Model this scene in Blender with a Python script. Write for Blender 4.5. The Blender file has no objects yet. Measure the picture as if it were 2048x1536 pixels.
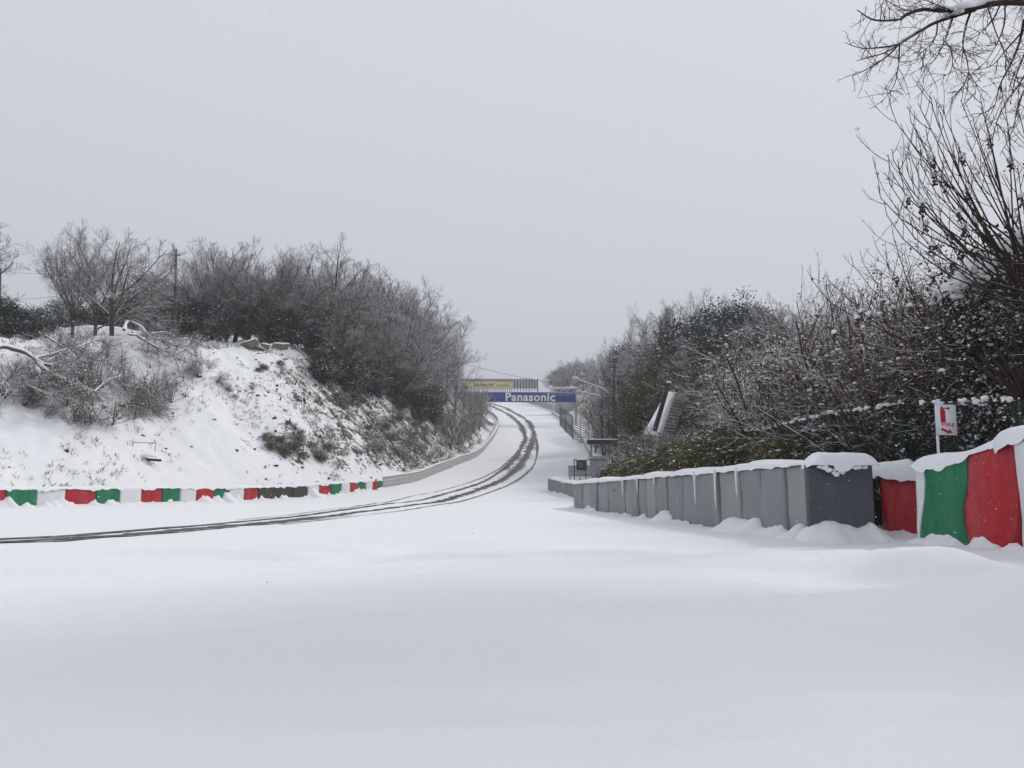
import bpy, math, random
import numpy as np
from mathutils import Vector, Matrix, Euler

# ------------------------------------------------------------------ camera, sky, sun, exposure
S = bpy.context.scene
COL = S.collection
F, PITCH, EYE = 1540.0, math.atan(208 / 1540.0), 1.0
cam = bpy.data.objects.new('camera', bpy.data.cameras.new('camera'))
COL.objects.link(cam)
cam.location = (0, 0, EYE)
cam.rotation_euler = (math.pi / 2 + PITCH, 0, 0)
cam.data.sensor_width = 36.0
cam.data.lens = 36.0 * F / 2048.0
cam.data.clip_start, cam.data.clip_end = 0.05, 4000
S.camera = cam

SUN_EL, SUN_AZ = math.radians(41), math.radians(33)      # azimuth measured from +X towards +Y
sdir = Vector((math.cos(SUN_EL) * math.cos(SUN_AZ), math.cos(SUN_EL) * math.sin(SUN_AZ), math.sin(SUN_EL)))
world = bpy.data.worlds.new('World')
S.world = world
world.use_nodes = True
wn, wl = world.node_tree.nodes, world.node_tree.links
wn.clear()
w_out = wn.new('ShaderNodeOutputWorld')
w_bg = wn.new('ShaderNodeBackground')
w_sky = wn.new('ShaderNodeTexSky')
w_sky.sky_type = 'NISHITA'
w_sky.sun_disc = False
w_sky.sun_elevation = SUN_EL
w_sky.sun_rotation = math.atan2(sdir.x, sdir.y)
w_sky.air_density, w_sky.dust_density, w_sky.ozone_density = 1.0, 3.0, 1.0
w_geo = wn.new('ShaderNodeTexCoord')
w_sep = wn.new('ShaderNodeSeparateXYZ')
w_ramp = wn.new('ShaderNodeValToRGB')                       # an even cloud deck, a little brighter overhead
w_ramp.color_ramp.elements[0].position = 0.0
w_ramp.color_ramp.elements[0].color = (0.635, 0.66, 0.735, 1)
w_ramp.color_ramp.elements[1].position = 1.0
w_ramp.color_ramp.elements[1].color = (0.79, 0.805, 0.855, 1)
w_scale = wn.new('ShaderNodeMixRGB'); w_scale.blend_type = 'MULTIPLY'
w_scale.inputs[0].default_value = 1.0
w_scale.inputs[2].default_value = (10, 10, 10, 1)           # undone by the background strength of 0.1
w_mix = wn.new('ShaderNodeMixRGB'); w_mix.inputs[0].default_value = 0.93
w_bg.inputs['Strength'].default_value = 0.1
wl.new(w_geo.outputs['Generated'], w_sep.inputs[0])
wl.new(w_sep.outputs['Z'], w_ramp.inputs[0])
wl.new(w_ramp.outputs[0], w_scale.inputs[1])
wl.new(w_sky.outputs[0], w_mix.inputs[1])
wl.new(w_scale.outputs[0], w_mix.inputs[2])
wl.new(w_mix.outputs[0], w_bg.inputs['Color'])
wl.new(w_bg.outputs[0], w_out.inputs['Surface'])

sun = bpy.data.objects.new('sun', bpy.data.lights.new('sun', 'SUN'))
COL.objects.link(sun)
sun.data.energy = 1.5
sun.data.angle = math.radians(10)
sun.data.color = (1.0, 0.965, 0.91)
sun.rotation_euler = sdir.to_track_quat('Z', 'Y').to_euler()

S.view_settings.view_transform = 'Standard'
S.view_settings.look = 'None'
S.view_settings.exposure = 0.0
S.view_settings.gamma = 1.0
S.render.engine = 'CYCLES'
S.cycles.max_bounces = 6
S.cycles.transparent_max_bounces = 6
S.cycles.volume_bounces = 0

# ------------------------------------------------------------------ pixel and number helpers
CP, SP = math.cos(PITCH), math.sin(PITCH)
def ray(px, py):
    xc, yc = (px - 1024) / F, (768 - py) / F
    return xc, CP - yc * SP, SP + yc * CP
def at(px, py, Y):
    r = ray(px, py); t = Y / r[1]
    return Vector((r[0] * t, Y, EYE + r[2] * t))
def px_of(x, y, z):
    d = y * CP + (z - EYE) * SP
    return 1024 + F * x / d, 768 - F * (-(y * SP) + (z - EYE) * CP) / d

def _hash(xi, yi, seed):
    h = (xi.astype(np.int64) * 374761393 + yi.astype(np.int64) * 668265263 + seed * 974711) & 0xffffffff
    h = ((h ^ (h >> 13)) * 1274126177) & 0xffffffff
    return ((h ^ (h >> 16)) & 0xffff) / 65535.0
def vnoise(x, y, seed=0):
    x = np.asarray(x, float); y = np.asarray(y, float)
    xi, yi = np.floor(x), np.floor(y)
    u, v = x - xi, y - yi
    u, v = u * u * u * (u * (6 * u - 15) + 10), v * v * v * (v * (6 * v - 15) + 10)
    a, b = _hash(xi, yi, seed), _hash(xi + 1, yi, seed)
    c, d = _hash(xi, yi + 1, seed), _hash(xi + 1, yi + 1, seed)
    return (a + (b - a) * u) * (1 - v) + (c + (d - c) * u) * v - 0.5
def fbm(x, y, o=4, seed=0):
    r = 0; a = 1.0
    for i in range(o):
        r = r + a * vnoise(np.asarray(x) * 2 ** i, np.asarray(y) * 2 ** i, seed + i * 17); a *= 0.5
    return r

def catmull(pts, step):
    pts = [np.array(p, float) for p in pts]
    pts = [2 * pts[0] - pts[1]] + pts + [2 * pts[-1] - pts[-2]]
    out = []
    for i in range(1, len(pts) - 2):
        p0, p1, p2, p3 = pts[i - 1:i + 3]
        n = max(2, int(np.linalg.norm(p2 - p1) / step))
        for k in range(n):
            t = k / n
            out.append(0.5 * ((2 * p1) + (p2 - p0) * t + (2 * p0 - 5 * p1 + 4 * p2 - p3) * t * t + (3 * p1 - p0 - 3 * p2 + p3) * t ** 3))
    out.append(pts[-2])
    return np.array(out)

# ------------------------------------------------------------------ the lie of the land
_py = np.arange(-100, 1000, 1.0)
_pz = np.interp(_py, [-100, 58, 65, 75, 100, 120, 155, 175, 250, 330, 365, 450, 1000], [0, 0, .25, 1.0, 3.5, 6.1, 11.8, 15.3, 25.6, 37.9, 40.5, 43, 47])
_k = np.hanning(15); _k /= _k.sum()
_pz = np.convolve(np.pad(_pz, 7, 'edge'), _k, 'valid')
def P(y): return np.interp(y, _py, _pz)

BL = catmull([(-70, -60), (-45, 0), (-35, 21), (-26.6, 40), (-12.2, 73), (-10.4, 80), (-7.9, 100), (-5, 120), (-3.2, 155), (-3.5, 190), (-7.4, 240), (-16, 300), (-44, 380), (-90, 450), (-200, 560)], 14)
BR = catmull([(12, -60), (11, 0), (10.6, 8), (9.8, 13), (8.6, 17.5), (7.0, 30), (5.8, 40), (6.4, 64), (8.6, 78), (11.8, 92), (12.6, 123), (13.2, 143), (13, 190), (13.2, 235), (11, 300), (6, 345), (-20, 420), (-60, 480), (-160, 590)], 14)
def sdist(x, y, line):
    best = np.full(x.shape, 1e9); sg = np.zeros(x.shape); ty = np.zeros(x.shape)
    for i in range(len(line) - 1):
        a, b = line[i], line[i + 1]; d = b - a; L = d @ d
        t = np.clip(((x - a[0]) * d[0] + (y - a[1]) * d[1]) / L, 0, 1)
        qx, qy = x - a[0] - t * d[0], y - a[1] - t * d[1]
        D = qx * qx + qy * qy
        m = D < best
        best = np.where(m, D, best)
        sg = np.where(m, np.sign(d[0] * qy - d[1] * qx), sg)
        ty = np.where(m, a[1] + t * d[1], ty)
    return np.sqrt(best) * sg, ty
_fu = np.arange(-0.2, 6, 0.02)
_ff = np.interp(_fu, [-.2, 0, .08, .5, .8, .95, 1.1, 2, 6], [0, 0, .05, .56, .90, .985, 1.0, 1.04, 1.2])
_k2 = np.hanning(9); _k2 /= _k2.sum(); _ff = np.convolve(np.pad(_ff, 4, 'edge'), _k2, 'valid')
def fshape(u): return np.interp(u, _fu, _ff)
def left_s(x, y): return sdist(np.atleast_1d(np.asarray(x, float)), np.atleast_1d(np.asarray(y, float)), BL)
def H(x, y):
    x = np.atleast_1d(np.asarray(x, float)); y = np.atleast_1d(np.asarray(y, float))
    z = P(y).astype(float)
    s, ty = sdist(x, y, BL)
    top = np.interp(ty, [0, 40, 52, 64, 75, 100, 130, 170, 240, 350, 450], [7.5, 9.6, 12.6, 14.6, 15.2, 15.0, 13.0, 10.5, 9, 4, 1])
    wid = np.interp(ty, [0, 40, 70, 100, 150], [20, 19.5, 18, 17, 16])
    ss = np.maximum(s - 0.8, 0)
    nz = np.clip(ss / 7, 0, 1)
    hl = top * fshape(ss / wid) + nz * (2.0 * fbm(x * .09, y * .09, 3, 3) + .55 * fbm(x * .5, y * .5, 3, 9)) + np.clip(ss / 3, 0, 1) * .16 * fbm(x * 2.1, y * 2.1, 2, 21)
    z = z + np.where(s > 0, hl, 0)
    s2, t2 = sdist(x, y, BR)
    s2 = -s2
    top2 = np.interp(t2, [0, 20, 45, 70, 120, 235, 350, 450], [1.2, 1.6, 4.0, 11, 12, 9, 5, 1])
    wid2 = np.interp(t2, [0, 40, 70, 120], [22, 22, 16, 15])
    r = np.maximum(s2 - 1.5, 0)
    hr = top2 * fshape(r / wid2) + np.clip(r / 7, 0, 1) * (1.4 * fbm(x * .11, y * .11, 3, 33) + .4 * fbm(x * .6, y * .6, 2, 39))
    z = z + np.where(s2 > 0, hr, 0)
    # far snowy hill
    z = z + 64 * np.exp(-((x - 62) / 55) ** 2 - ((y - 720) / 110) ** 2)
    # snow surface: broad swells, and wind ripples over the deep untouched snow near by
    flat = (1 - np.clip(np.maximum(s, s2) / 2, 0, 1))
    near = np.clip((15.5 - y + 0.18 * x) / 5, 0, 1) * np.clip((y + 8) / 6, 0, 1)
    wx, wy = x + 1.2 * fbm(x * .3, y * .3, 2, 51), y - .12 * x + 1.3 * fbm(x * .20, y * .35, 3, 57)
    pat = np.clip(.5 + 2.4 * vnoise(x * .17 + 3, y * .24, 63), .12, 1.2)
    rip = .22 * fbm(wx * .12, wy * .36, 2, 61) + .52 * pat * np.abs(fbm(wx * .24, wy * .75, 2, 67)) * np.clip(y / 6, .5, 1) + .36 * pat * fbm(wx * .40, wy * 1.3, 2, 69) * np.clip(y / 6, .35, 1) + .03 * vnoise(wx * .8, wy * 3.0, 71) - .06
    z = z + flat * (near * (rip * np.clip((7.2 - x) / 2.2, .15, 1) + .05) + .05 * fbm(x * .12, y * .12, 3, 77) * np.clip(y / 30, .3, 1))
    return z
def H1(x, y): return float(H([x], [y])[0])
_gy = np.geomspace(2.2, 900, 700)
def ground(px, py):
    r = ray(px, py); t = _gy / r[1]
    d = EYE + r[2] * t - H(r[0] * t, _gy)
    i = int(np.argmax(d < 0))
    if i == 0: i = len(_gy) - 1
    f = d[i - 1] / (d[i - 1] - d[i] + 1e-12)
    Y = _gy[i - 1] + f * (_gy[i] - _gy[i - 1])
    return Vector((r[0] * Y / r[1], Y, EYE + r[2] * Y / r[1]))

# ------------------------------------------------------------------ mesh helpers
def mesh_np(name, verts, faces, smooth=True, uv=None):
    """faces: list of int arrays (n,3) or (n,4)"""
    me = bpy.data.meshes.new(name)
    verts = np.asarray(verts, np.float32)
    faces = [np.asarray(f, np.int32) for f in faces if len(f)]
    me.vertices.add(len(verts)); me.vertices.foreach_set('co', verts.ravel())
    tot = np.concatenate([np.full(len(f), f.shape[1], np.int32) for f in faces])
    idx = np.concatenate([f.ravel() for f in faces])
    me.loops.add(len(idx)); me.loops.foreach_set('vertex_index', idx)
    me.polygons.add(len(tot))
    st = np.zeros(len(tot), np.int32); st[1:] = np.cumsum(tot)[:-1]
    me.polygons.foreach_set('loop_start', st)
    if uv is not None:
        l = me.uv_layers.new(name='UVMap')
        l.data.foreach_set('uv', np.asarray(uv, np.float32)[idx].ravel())
    me.update(calc_edges=True)
    if smooth: me.polygons.foreach_set('use_smooth', np.ones(len(tot), bool))
    me.validate()
    return me
def link(name, me, m=None, parent=None):
    o = bpy.data.objects.new(name, me); COL.objects.link(o)
    if m is not None and not me.materials: me.materials.append(m)
    if parent: o.parent = parent
    return o
def tag(o, label=None, cat=None, group=None, kind=None):
    if label: o['label'] = label
    if cat: o['category'] = cat
    if group: o['group'] = group
    if kind: o['kind'] = kind
    return o
def empty(name, loc, label, cat, group=None, rz=0, scale=1.0):
    o = bpy.data.objects.new(name, None); COL.objects.link(o)
    o.location = loc; o.rotation_euler = (0, 0, rz); o.empty_display_size = .2
    o.scale = (scale,) * 3 if not hasattr(scale, '__len__') else scale
    return tag(o, label, cat, group)

class Geo:
    """collects vertices and faces of one part"""
    def __init__(self): self.v = []; self.f = {}; self.n = 0
    def add(self, v, f):
        v = np.asarray(v, float).reshape(-1, 3); f = np.asarray(f, int)
        self.v.append(v); self.f.setdefault(f.shape[1], []).append(f + self.n); self.n += len(v)
    def box(self, c, size, R=None):
        h = np.array(size) / 2
        v = np.array([[sx, sy, sz] for sx in (-1, 1) for sy in (-1, 1) for sz in (-1, 1)]) * h
        if R is not None: v = v @ np.array(R).T
        self.add(v + np.array(c), [[0, 1, 3, 2], [4, 6, 7, 5], [0, 4, 5, 1], [2, 3, 7, 6], [0, 2, 6, 4], [1, 5, 7, 3]])
        return self
    def tube(self, pts, rad, n=6, cap=True):
        pts = np.asarray(pts, float); k = len(pts)
        rad = np.broadcast_to(np.asarray(rad, float), (k,))
        T = np.gradient(pts, axis=0); T /= np.linalg.norm(T, axis=1, keepdims=True) + 1e-9
        ref = np.array([0, 0, 1.]) if abs(T[0][2]) < .85 else np.array([1., 0, 0])
        N = np.cross(T, ref); N /= np.linalg.norm(N, axis=1, keepdims=True) + 1e-9
        B = np.cross(T, N)
        a = np.arange(n) * 2 * math.pi / n
        v = pts[:, None] + rad[:, None, None] * (np.cos(a)[None, :, None] * N[:, None] + np.sin(a)[None, :, None] * B[:, None])
        i = np.arange(k - 1)[:, None] * n; j = np.arange(n)[None]; j2 = (j + 1) % n
        q = np.stack([i + j, i + j2, i + n + j2, i + n + j], -1).reshape(-1, 4)
        self.add(v, q)
        if cap:
            b = self.n - k * n
            for base, p in ((b, pts[0]), (b + (k - 1) * n, pts[-1])):
                c = self.n; self.v.append(p[None]); self.n += 1
                self.f.setdefault(3, []).append(np.array([[base + m, base + (m + 1) % n, c] for m in range(n)]))
        return self
    def mesh(self, name, smooth=False):
        return mesh_np(name, np.concatenate(self.v), [np.concatenate(x) for x in self.f.values()], smooth)
    def obj(self, name, m, parent=None, smooth=False):
        return link(name, self.mesh(name, smooth), m, parent)

class Tubes:
    """many tapered branches at once, batched by (points, sides)"""
    def __init__(self): self.b = {}
    def add(self, pts, rad, n): self.b.setdefault((len(pts), n), []).append((pts, rad))
    def geo(self):
        V, Q, off = [], [], 0
        for (k, n), L in self.b.items():
            Pn = np.array([[tuple(p) for p in l[0]] for l in L], float); R = np.array([l[1] for l in L], float); m = len(L)
            T = np.gradient(Pn, axis=1); T /= np.linalg.norm(T, axis=2, keepdims=True) + 1e-9
            ref = np.where(np.abs(T[:, :1, 2:3]) < .85, np.array([0, 0, 1.]), np.array([1., 0, 0]))
            N = np.cross(T, np.broadcast_to(ref, T.shape)); N /= np.linalg.norm(N, axis=2, keepdims=True) + 1e-9
            B = np.cross(T, N); a = np.arange(n) * 2 * math.pi / n + .5
            v = Pn[:, :, None] + R[:, :, None, None] * (np.cos(a)[None, None, :, None] * N[:, :, None] + np.sin(a)[None, None, :, None] * B[:, :, None])
            V.append(v.reshape(-1, 3))
            mm = np.arange(m)[:, None, None] * k * n; i = np.arange(k - 1)[None, :, None] * n
            j = np.arange(n)[None, None]; j2 = (j + 1) % n
            Q.append((np.stack([mm + i + j, mm + i + j2, mm + i + n + j2, mm + i + n + j], -1)).reshape(-1, 4) + off)
            off += m * k * n
        return np.concatenate(V), np.concatenate(Q)
    def mesh(self, name):
        v, q = self.geo(); return mesh_np(name, v, [q], True)

_ph = (1 + 5 ** .5) / 2
ICO_V = np.array([(-1, _ph, 0), (1, _ph, 0), (-1, -_ph, 0), (1, -_ph, 0), (0, -1, _ph), (0, 1, _ph), (0, -1, -_ph), (0, 1, -_ph), (_ph, 0, -1), (_ph, 0, 1), (-_ph, 0, -1), (-_ph, 0, 1)])
ICO_V = ICO_V / np.linalg.norm(ICO_V[0])
ICO_F = np.array([(0, 11, 5), (0, 5, 1), (0, 1, 7), (0, 7, 10), (0, 10, 11), (1, 5, 9), (5, 11, 4), (11, 10, 2), (10, 7, 6), (7, 1, 8), (3, 9, 4), (3, 4, 2), (3, 2, 6), (3, 6, 8), (3, 8, 9), (4, 9, 5), (2, 4, 11), (6, 2, 10), (8, 6, 7), (9, 8, 1)])
def ico_sub(v, f):
    v = list(map(tuple, v)); c = {}; out = []
    def mid(a, b):
        k = (min(a, b), max(a, b))
        if k not in c:
            p = (np.array(v[a]) + np.array(v[b])) / 2; v.append(tuple(p / np.linalg.norm(p))); c[k] = len(v) - 1
        return c[k]
    for a, b, d in f:
        x, y, z = mid(a, b), mid(b, d), mid(d, a); out += [(a, x, z), (b, y, x), (d, z, y), (x, y, z)]
    return np.array(v), np.array(out)
ICO2_V, ICO2_F = ico_sub(ICO_V, ICO_F)
def blobs(cent, rad, rng, flat=.6, fine=False, jit=.28):
    bv, bf = (ICO2_V, ICO2_F) if fine else (ICO_V, ICO_F)
    m, k = len(cent), len(bv)
    sc = rad[:, None, None] * (1 + jit * rng.normal(size=(m, k, 1)))
    el = np.stack([1 + .5 * rng.random(m), 1 - .25 * rng.random(m), np.full(m, flat)], -1)[:, None]
    a = rng.random(m) * 6.28; ca, sa = np.cos(a), np.sin(a)
    v = bv[None] * el * sc
    v = np.stack([v[..., 0] * ca[:, None] - v[..., 1] * sa[:, None], v[..., 0] * sa[:, None] + v[..., 1] * ca[:, None], v[..., 2]], -1)
    v = v + cent[:, None]
    f = bf[None] + (np.arange(m) * k)[:, None, None]
    return v.reshape(-1, 3), f.reshape(-1, 3)
def cards(cent, dirs, length, width, rng):
    """leaf shaped diamonds, folded a little along the midrib"""
    m = len(cent)
    d = dirs / (np.linalg.norm(dirs, axis=1, keepdims=True) + 1e-9)
    r = rng.normal(size=(m, 3)); s = np.cross(d, r); s /= np.linalg.norm(s, axis=1, keepdims=True) + 1e-9
    n = np.cross(d, s)
    L, W = np.asarray(length)[:, None], np.asarray(width)[:, None]
    v = np.stack([cent, cent + d * L * .45 + s * W * .5 + n * W * .12, cent + d * L, cent + d * L * .45 - s * W * .5 + n * W * .12], 1)
    b = (np.arange(m) * 4)[:, None]
    return v.reshape(-1, 3), np.concatenate([b + np.array([[0, 1, 2]]), b + np.array([[0, 2, 3]])])

# ------------------------------------------------------------------ materials
class NT:
    def __init__(self, name):
        self.m = bpy.data.materials.new(name); self.m.use_nodes = True
        self.t = self.m.node_tree; self.b = self.t.nodes['Principled BSDF']
    def new(self, ty, **kw):
        n = self.t.nodes.new(ty)
        for k, v in kw.items(): setattr(n, k, v)
        return n
    def val(self, s, v):
        if isinstance(v, bpy.types.NodeSocket): self.t.links.new(v, s)
        else: s.default_value = v
    def noise(self, scale, detail=4, rough=.6, vec=None, dist=0):
        n = self.new('ShaderNodeTexNoise')
        n.inputs['Scale'].default_value = scale; n.inputs['Detail'].default_value = detail
        n.inputs['Roughness'].default_value = rough; n.inputs['Distortion'].default_value = dist
        if vec is not None: self.t.links.new(vec, n.inputs['Vector'])
        return n.outputs['Fac']
    def math(self, op, a, b=0.0, c=None, clamp=False):
        n = self.new('ShaderNodeMath', operation=op, use_clamp=clamp)
        self.val(n.inputs[0], a); self.val(n.inputs[1], b)
        if c is not None: self.val(n.inputs[2], c)
        return n.outputs[0]
    def step(self, x, lo, hi):
        n = self.new('ShaderNodeMapRange', interpolation_type='SMOOTHSTEP')
        self.val(n.inputs['Value'], x); n.inputs['From Min'].default_value = lo; n.inputs['From Max'].default_value = hi
        return n.outputs[0]
    def mix(self, f, a, b):
        n = self.new('ShaderNodeMixRGB')
        self.val(n.inputs[0], f)
        for i, c in ((1, a), (2, b)): self.val(n.inputs[i], c if isinstance(c, bpy.types.NodeSocket) else (*c[:3], 1))
        return n.outputs[0]
    def coord(self, w='Object'): return self.new('ShaderNodeTexCoord').outputs[w]
    def pos(self): return self.new('ShaderNodeNewGeometry').outputs['Position']
    def nz(self):
        g = self.new('ShaderNodeNewGeometry'); s = self.new('ShaderNodeSeparateXYZ')
        self.t.links.new(g.outputs['Normal'], s.inputs[0]); return s.outputs[2]
    def rand(self): return self.new('ShaderNodeObjectInfo').outputs['Random']
    def island(self): return self.new('ShaderNodeNewGeometry').outputs['Random Per Island']
    def bump(self, h, strength=.3, dist=.02):
        n = self.new('ShaderNodeBump'); n.inputs['Strength'].default_value = strength; n.inputs['Distance'].default_value = dist
        self.t.links.new(h, n.inputs['Height']); self.t.links.new(n.outputs[0], self.b.inputs['Normal'])
    def done(self, col, rough=.6, spec=.3):
        self.val(self.b.inputs['Base Color'], col if isinstance(col, bpy.types.NodeSocket) else (*col, 1))
        self.val(self.b.inputs['Roughness'], rough)
        self.b.inputs['Specular IOR Level'].default_value = spec
        return self.m
SNOW = (.86, .875, .90)
def m_snow(name):
    t = NT(name); p = t.pos()
    c = t.mix(t.noise(3.0, 4, .6, p), (.83, .85, .88), (.885, .895, .91))
    t.bump(t.math('ADD', t.noise(38, 5, .7, p), t.math('MULTIPLY', t.noise(9, 4, .6, p), 1.5)), .45, .02)
    return t.done(c, .75, .15)
def m_bark(name, c1, c2, lo, hi, amt=.9, sc=2.2, hue=.25):
    t = NT(name); p = t.pos(); o = t.coord()
    col = t.mix(t.noise(9, 3, .6, o), c1, c2)
    col = t.mix(t.math('MULTIPLY', t.rand(), hue), col, tuple(x * 1.9 for x in c2))
    k = t.math('ADD', t.nz(), t.math('MULTIPLY', t.math('SUBTRACT', t.noise(sc, 4, .65, p), .5), amt * 2.2))
    return t.done(t.mix(t.step(k, lo, hi), col, SNOW), .85, .1)
def m_leaf(name, c1, c2, lo=.35, hi=.6, amt=.9, sc=1.6, c3=None):
    t = NT(name); p = t.pos()
    col = t.mix(t.island(), c1, c2)
    if c3: col = t.mix(t.step(t.noise(.9, 2, .5, p), .52, .62), col, c3)
    k = t.math('ADD', t.nz(), t.math('MULTIPLY', t.math('SUBTRACT', t.noise(sc, 4, .6, p), .5), amt * 2.2))
    return t.done(t.mix(t.step(k, lo, hi), col, SNOW), .55, .25)
def m_paint(name, c, dirt=.35, rough=.45, sc=2.5, dcol=None, snowy=True, spec=.3, bump=.1):
    t = NT(name); p = t.pos()
    mp = t.new('ShaderNodeMapping'); mp.inputs['Scale'].default_value = (1.6, 1.6, .28)
    t.t.links.new(p, mp.inputs[0])
    n = t.step(t.noise(sc, 5, .65, mp.outputs[0]), .38, .72)
    col = t.mix(t.math('MULTIPLY', n, dirt), c, dcol or tuple(min(1, x * .45 + .13) for x in c))
    col = t.mix(t.math('MULTIPLY', t.step(t.noise(14, 3, .7, p), .60, .74), .35), col, tuple(x * .55 for x in c))
    if snowy:   # grains of blown snow stuck to it
        col = t.mix(t.math('MULTIPLY', t.step(t.noise(46, 2, .5, p), .70, .76), .8), col, SNOW)
    t.bump(t.noise(5, 3, .6, p), bump, .05)
    return t.done(col, rough, spec)
M = {}
M['snow'] = m_snow('fresh_snow')
M['bark'] = m_bark('grey_bark_snow', (.046, .038, .034), (.088, .073, .062), .10, .68, .8)
M['trunk'] = m_bark('trunk_bark_snow', (.04, .032, .028), (.08, .065, .054), .35, .8, .6)
M['bark_brown'] = m_bark('brown_twig_snow', (.046, .029, .021), (.094, .058, .040), .32, .72, .55, 2.5)
M['bark_near'] = m_bark('dark_wet_bark_snow', (.030, .021, .018), (.06, .040, .033), .62, .9, .45, 3.0, .1)
M['bark_felled'] = m_bark('felled_bark_snow', (.10, .075, .055), (.17, .135, .10), -.15, .15, .35)
M['leaf_dark'] = m_leaf('evergreen_leaf_snow', (.014, .022, .016), (.040, .052, .034), .60, .82, 1.0, .8)
M['leaf_pine'] = m_leaf('conifer_leaf_snow', (.016, .028, .021), (.036, .052, .036), .62, .85, .9, .8)
M['leaf_olive'] = m_leaf('bamboo_leaf_snow', (.055, .055, .016), (.13, .105, .038), .76, .95, .5, 2.2, (.040, .055, .016))
M['leaf_brown'] = m_leaf('withered_leaf_snow', (.060, .034, .018), (.14, .085, .042), .62, .85, .7, 3)
M['leaf_ivy'] = m_leaf('ivy_leaf_snow', (.014, .020, .012), (.045, .050, .028), .35, .7, .85, 4.0)
M['grass'] = m_leaf('dead_grass_snow', (.085, .062, .034), (.20, .155, .085), .5, .85, .9, 2.5, (.075, .070, .030))
M['red'] = m_paint('red_tarpaulin', (.42, .018, .026), .42, .42, 1.6, (.44, .12, .13), bump=.35)
M['green'] = m_paint('green_tarpaulin', (.010, .165, .072), .45, .42, 1.6, (.09, .25, .17), bump=.35)
M['white'] = m_paint('white_tarpaulin', (.74, .75, .77), .2, .5, 2.0, (.55, .55, .55))
M['dark_belt'] = m_paint('dark_belt', (.052, .045, .042), .4, .6, 4, (.12, .10, .09))
M['grey_belt'] = m_paint('grey_belt', (.205, .22, .23), .75, .5, 2.6, (.275, .28, .27))
M['grey_belt2'] = m_paint('grey_belt_pale', (.27, .285, .29), .6, .5, 2.4, (.31, .31, .29))
M['grey_belt3'] = m_paint('grey_belt_smooth', (.215, .235, .25), .35, .45, 1.2, (.26, .275, .28))
M['grey_shaded'] = m_paint('shaded_end_belt', (.088, .090, .105), .4, .55, 3, (.12, .12, .13))  # grey belt darkened, the shade on the wall's end painted in
M['black'] = m_paint('black_rubber', (.010, .009, .010), .2, .7, 3, snowy=False)
M['concrete'] = m_paint('concrete', (.36, .35, .34), .5, .85, 1.2, (.24, .23, .22))
M['rail'] = m_paint('weathered_rail', (.43, .43, .43), .5, .55, 1.6, (.34, .32, .28))
M['steel'] = m_paint('galvanised_steel', (.36, .38, .42), .4, .45, 2, (.5, .5, .52))
M['blue'] = m_paint('blue_board', (.030, .070, .270), .15, .5, 1.0, snowy=False, bump=.02)
M['yellow'] = m_paint('yellow_board', (.60, .48, .20), .4, .55, .8, (.55, .47, .28), snowy=False, bump=.02)
M['letter_white'] = m_paint('white_letters', (.80, .81, .82), .1, .5, 2, (.6, .6, .6), snowy=False, bump=.0)
M['letter_black'] = m_paint('black_letters', (.03, .027, .02), .0, .5, 2, snowy=False, bump=.0)
M['sign_white'] = m_paint('sign_white', (.74, .755, .80), .1, .4, 2, (.6, .6, .62), snowy=False, bump=.0)
M['sign_red'] = m_paint('sign_red', (.42, .010, .018), .1, .4, 2, snowy=False, bump=.0)
M['wood_dark'] = m_paint('dark_wood', (.050, .032, .027), .5, .8, 5, (.10, .075, .06))
M['wood_red'] = m_paint('cut_red_wood', (.040, .017, .015), .5, .8, 6, (.05, .03, .025))
M['wood_board'] = m_paint('old_board', (.21, .18, .13), .6, .8, 3, (.36, .35, .33))
M['fence_green'] = m_paint('green_fence', (.050, .095, .080), .3, .6, 2, (.10, .14, .13))
M['fence_dark'] = m_paint('dark_green_post', (.012, .026, .026), .3, .6, 2, (.03, .05, .05))
M['fence_grey'] = m_paint('far_fence_panel', (.33, .36, .36), .3, .6, .5, (.42, .44, .44), snowy=False)
M['post_dark'] = m_paint('far_fence_post', (.06, .075, .085), .3, .6, 2, snowy=False)
M['wall_pale'] = m_paint('pale_render', (.52, .52, .52), .4, .8, .6, (.4, .4, .4), snowy=False)
M['glass'] = m_paint('dark_glass', (.045, .055, .06), .2, .12, 1, snowy=False, spec=.6, bump=0)
M['navy'] = m_paint('navy_roof', (.016, .017, .055), .2, .5, 2, snowy=False)
M['brown_board'] = m_paint('brown_panel', (.105, .085, .068), .4, .7, 5, (.07, .055, .045), snowy=False)
M['lamp_white'] = m_paint('lamp_metal', (.42, .44, .47), .3, .5, 3, (.6, .6, .62), snowy=False)
M['wire'] = m_paint('dark_wire', (.05, .05, .055), .1, .6, 2, snowy=False)

def m_ground():
    t = NT('snow_cover'); p = t.pos()
    a = t.new('ShaderNodeAttribute', attribute_name='bare').outputs['Fac']
    soil = t.mix(t.noise(1.3, 4, .6, p), (.075, .050, .034), (.15, .115, .070))
    soil = t.mix(t.step(t.noise(5, 3, .6, p), .45, .6), soil, (.05, .04, .03))
    big, small = t.noise(.55, 5, .68, p), t.noise(3.2, 5, .7, p)
    k = t.math('ADD', t.math('MULTIPLY', t.math('ADD', big, t.math('MULTIPLY', small, .9)), .526), t.math('MULTIPLY', a, .30))
    snow = t.mix(t.noise(.8, 4, .6, p), (.835, .85, .88), (.885, .895, .91))
    col = t.mix(t.step(k, .70, .77), snow, soil)
    h = t.math('ADD', t.math('MULTIPLY', t.noise(42, 5, .75, p), .8), t.math('MULTIPLY', t.noise(5.5, 5, .65, p), 1.8))
    t.bump(h, .40, .03)
    return t.done(col, .75, .12)
M['ground'] = m_ground()
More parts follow.
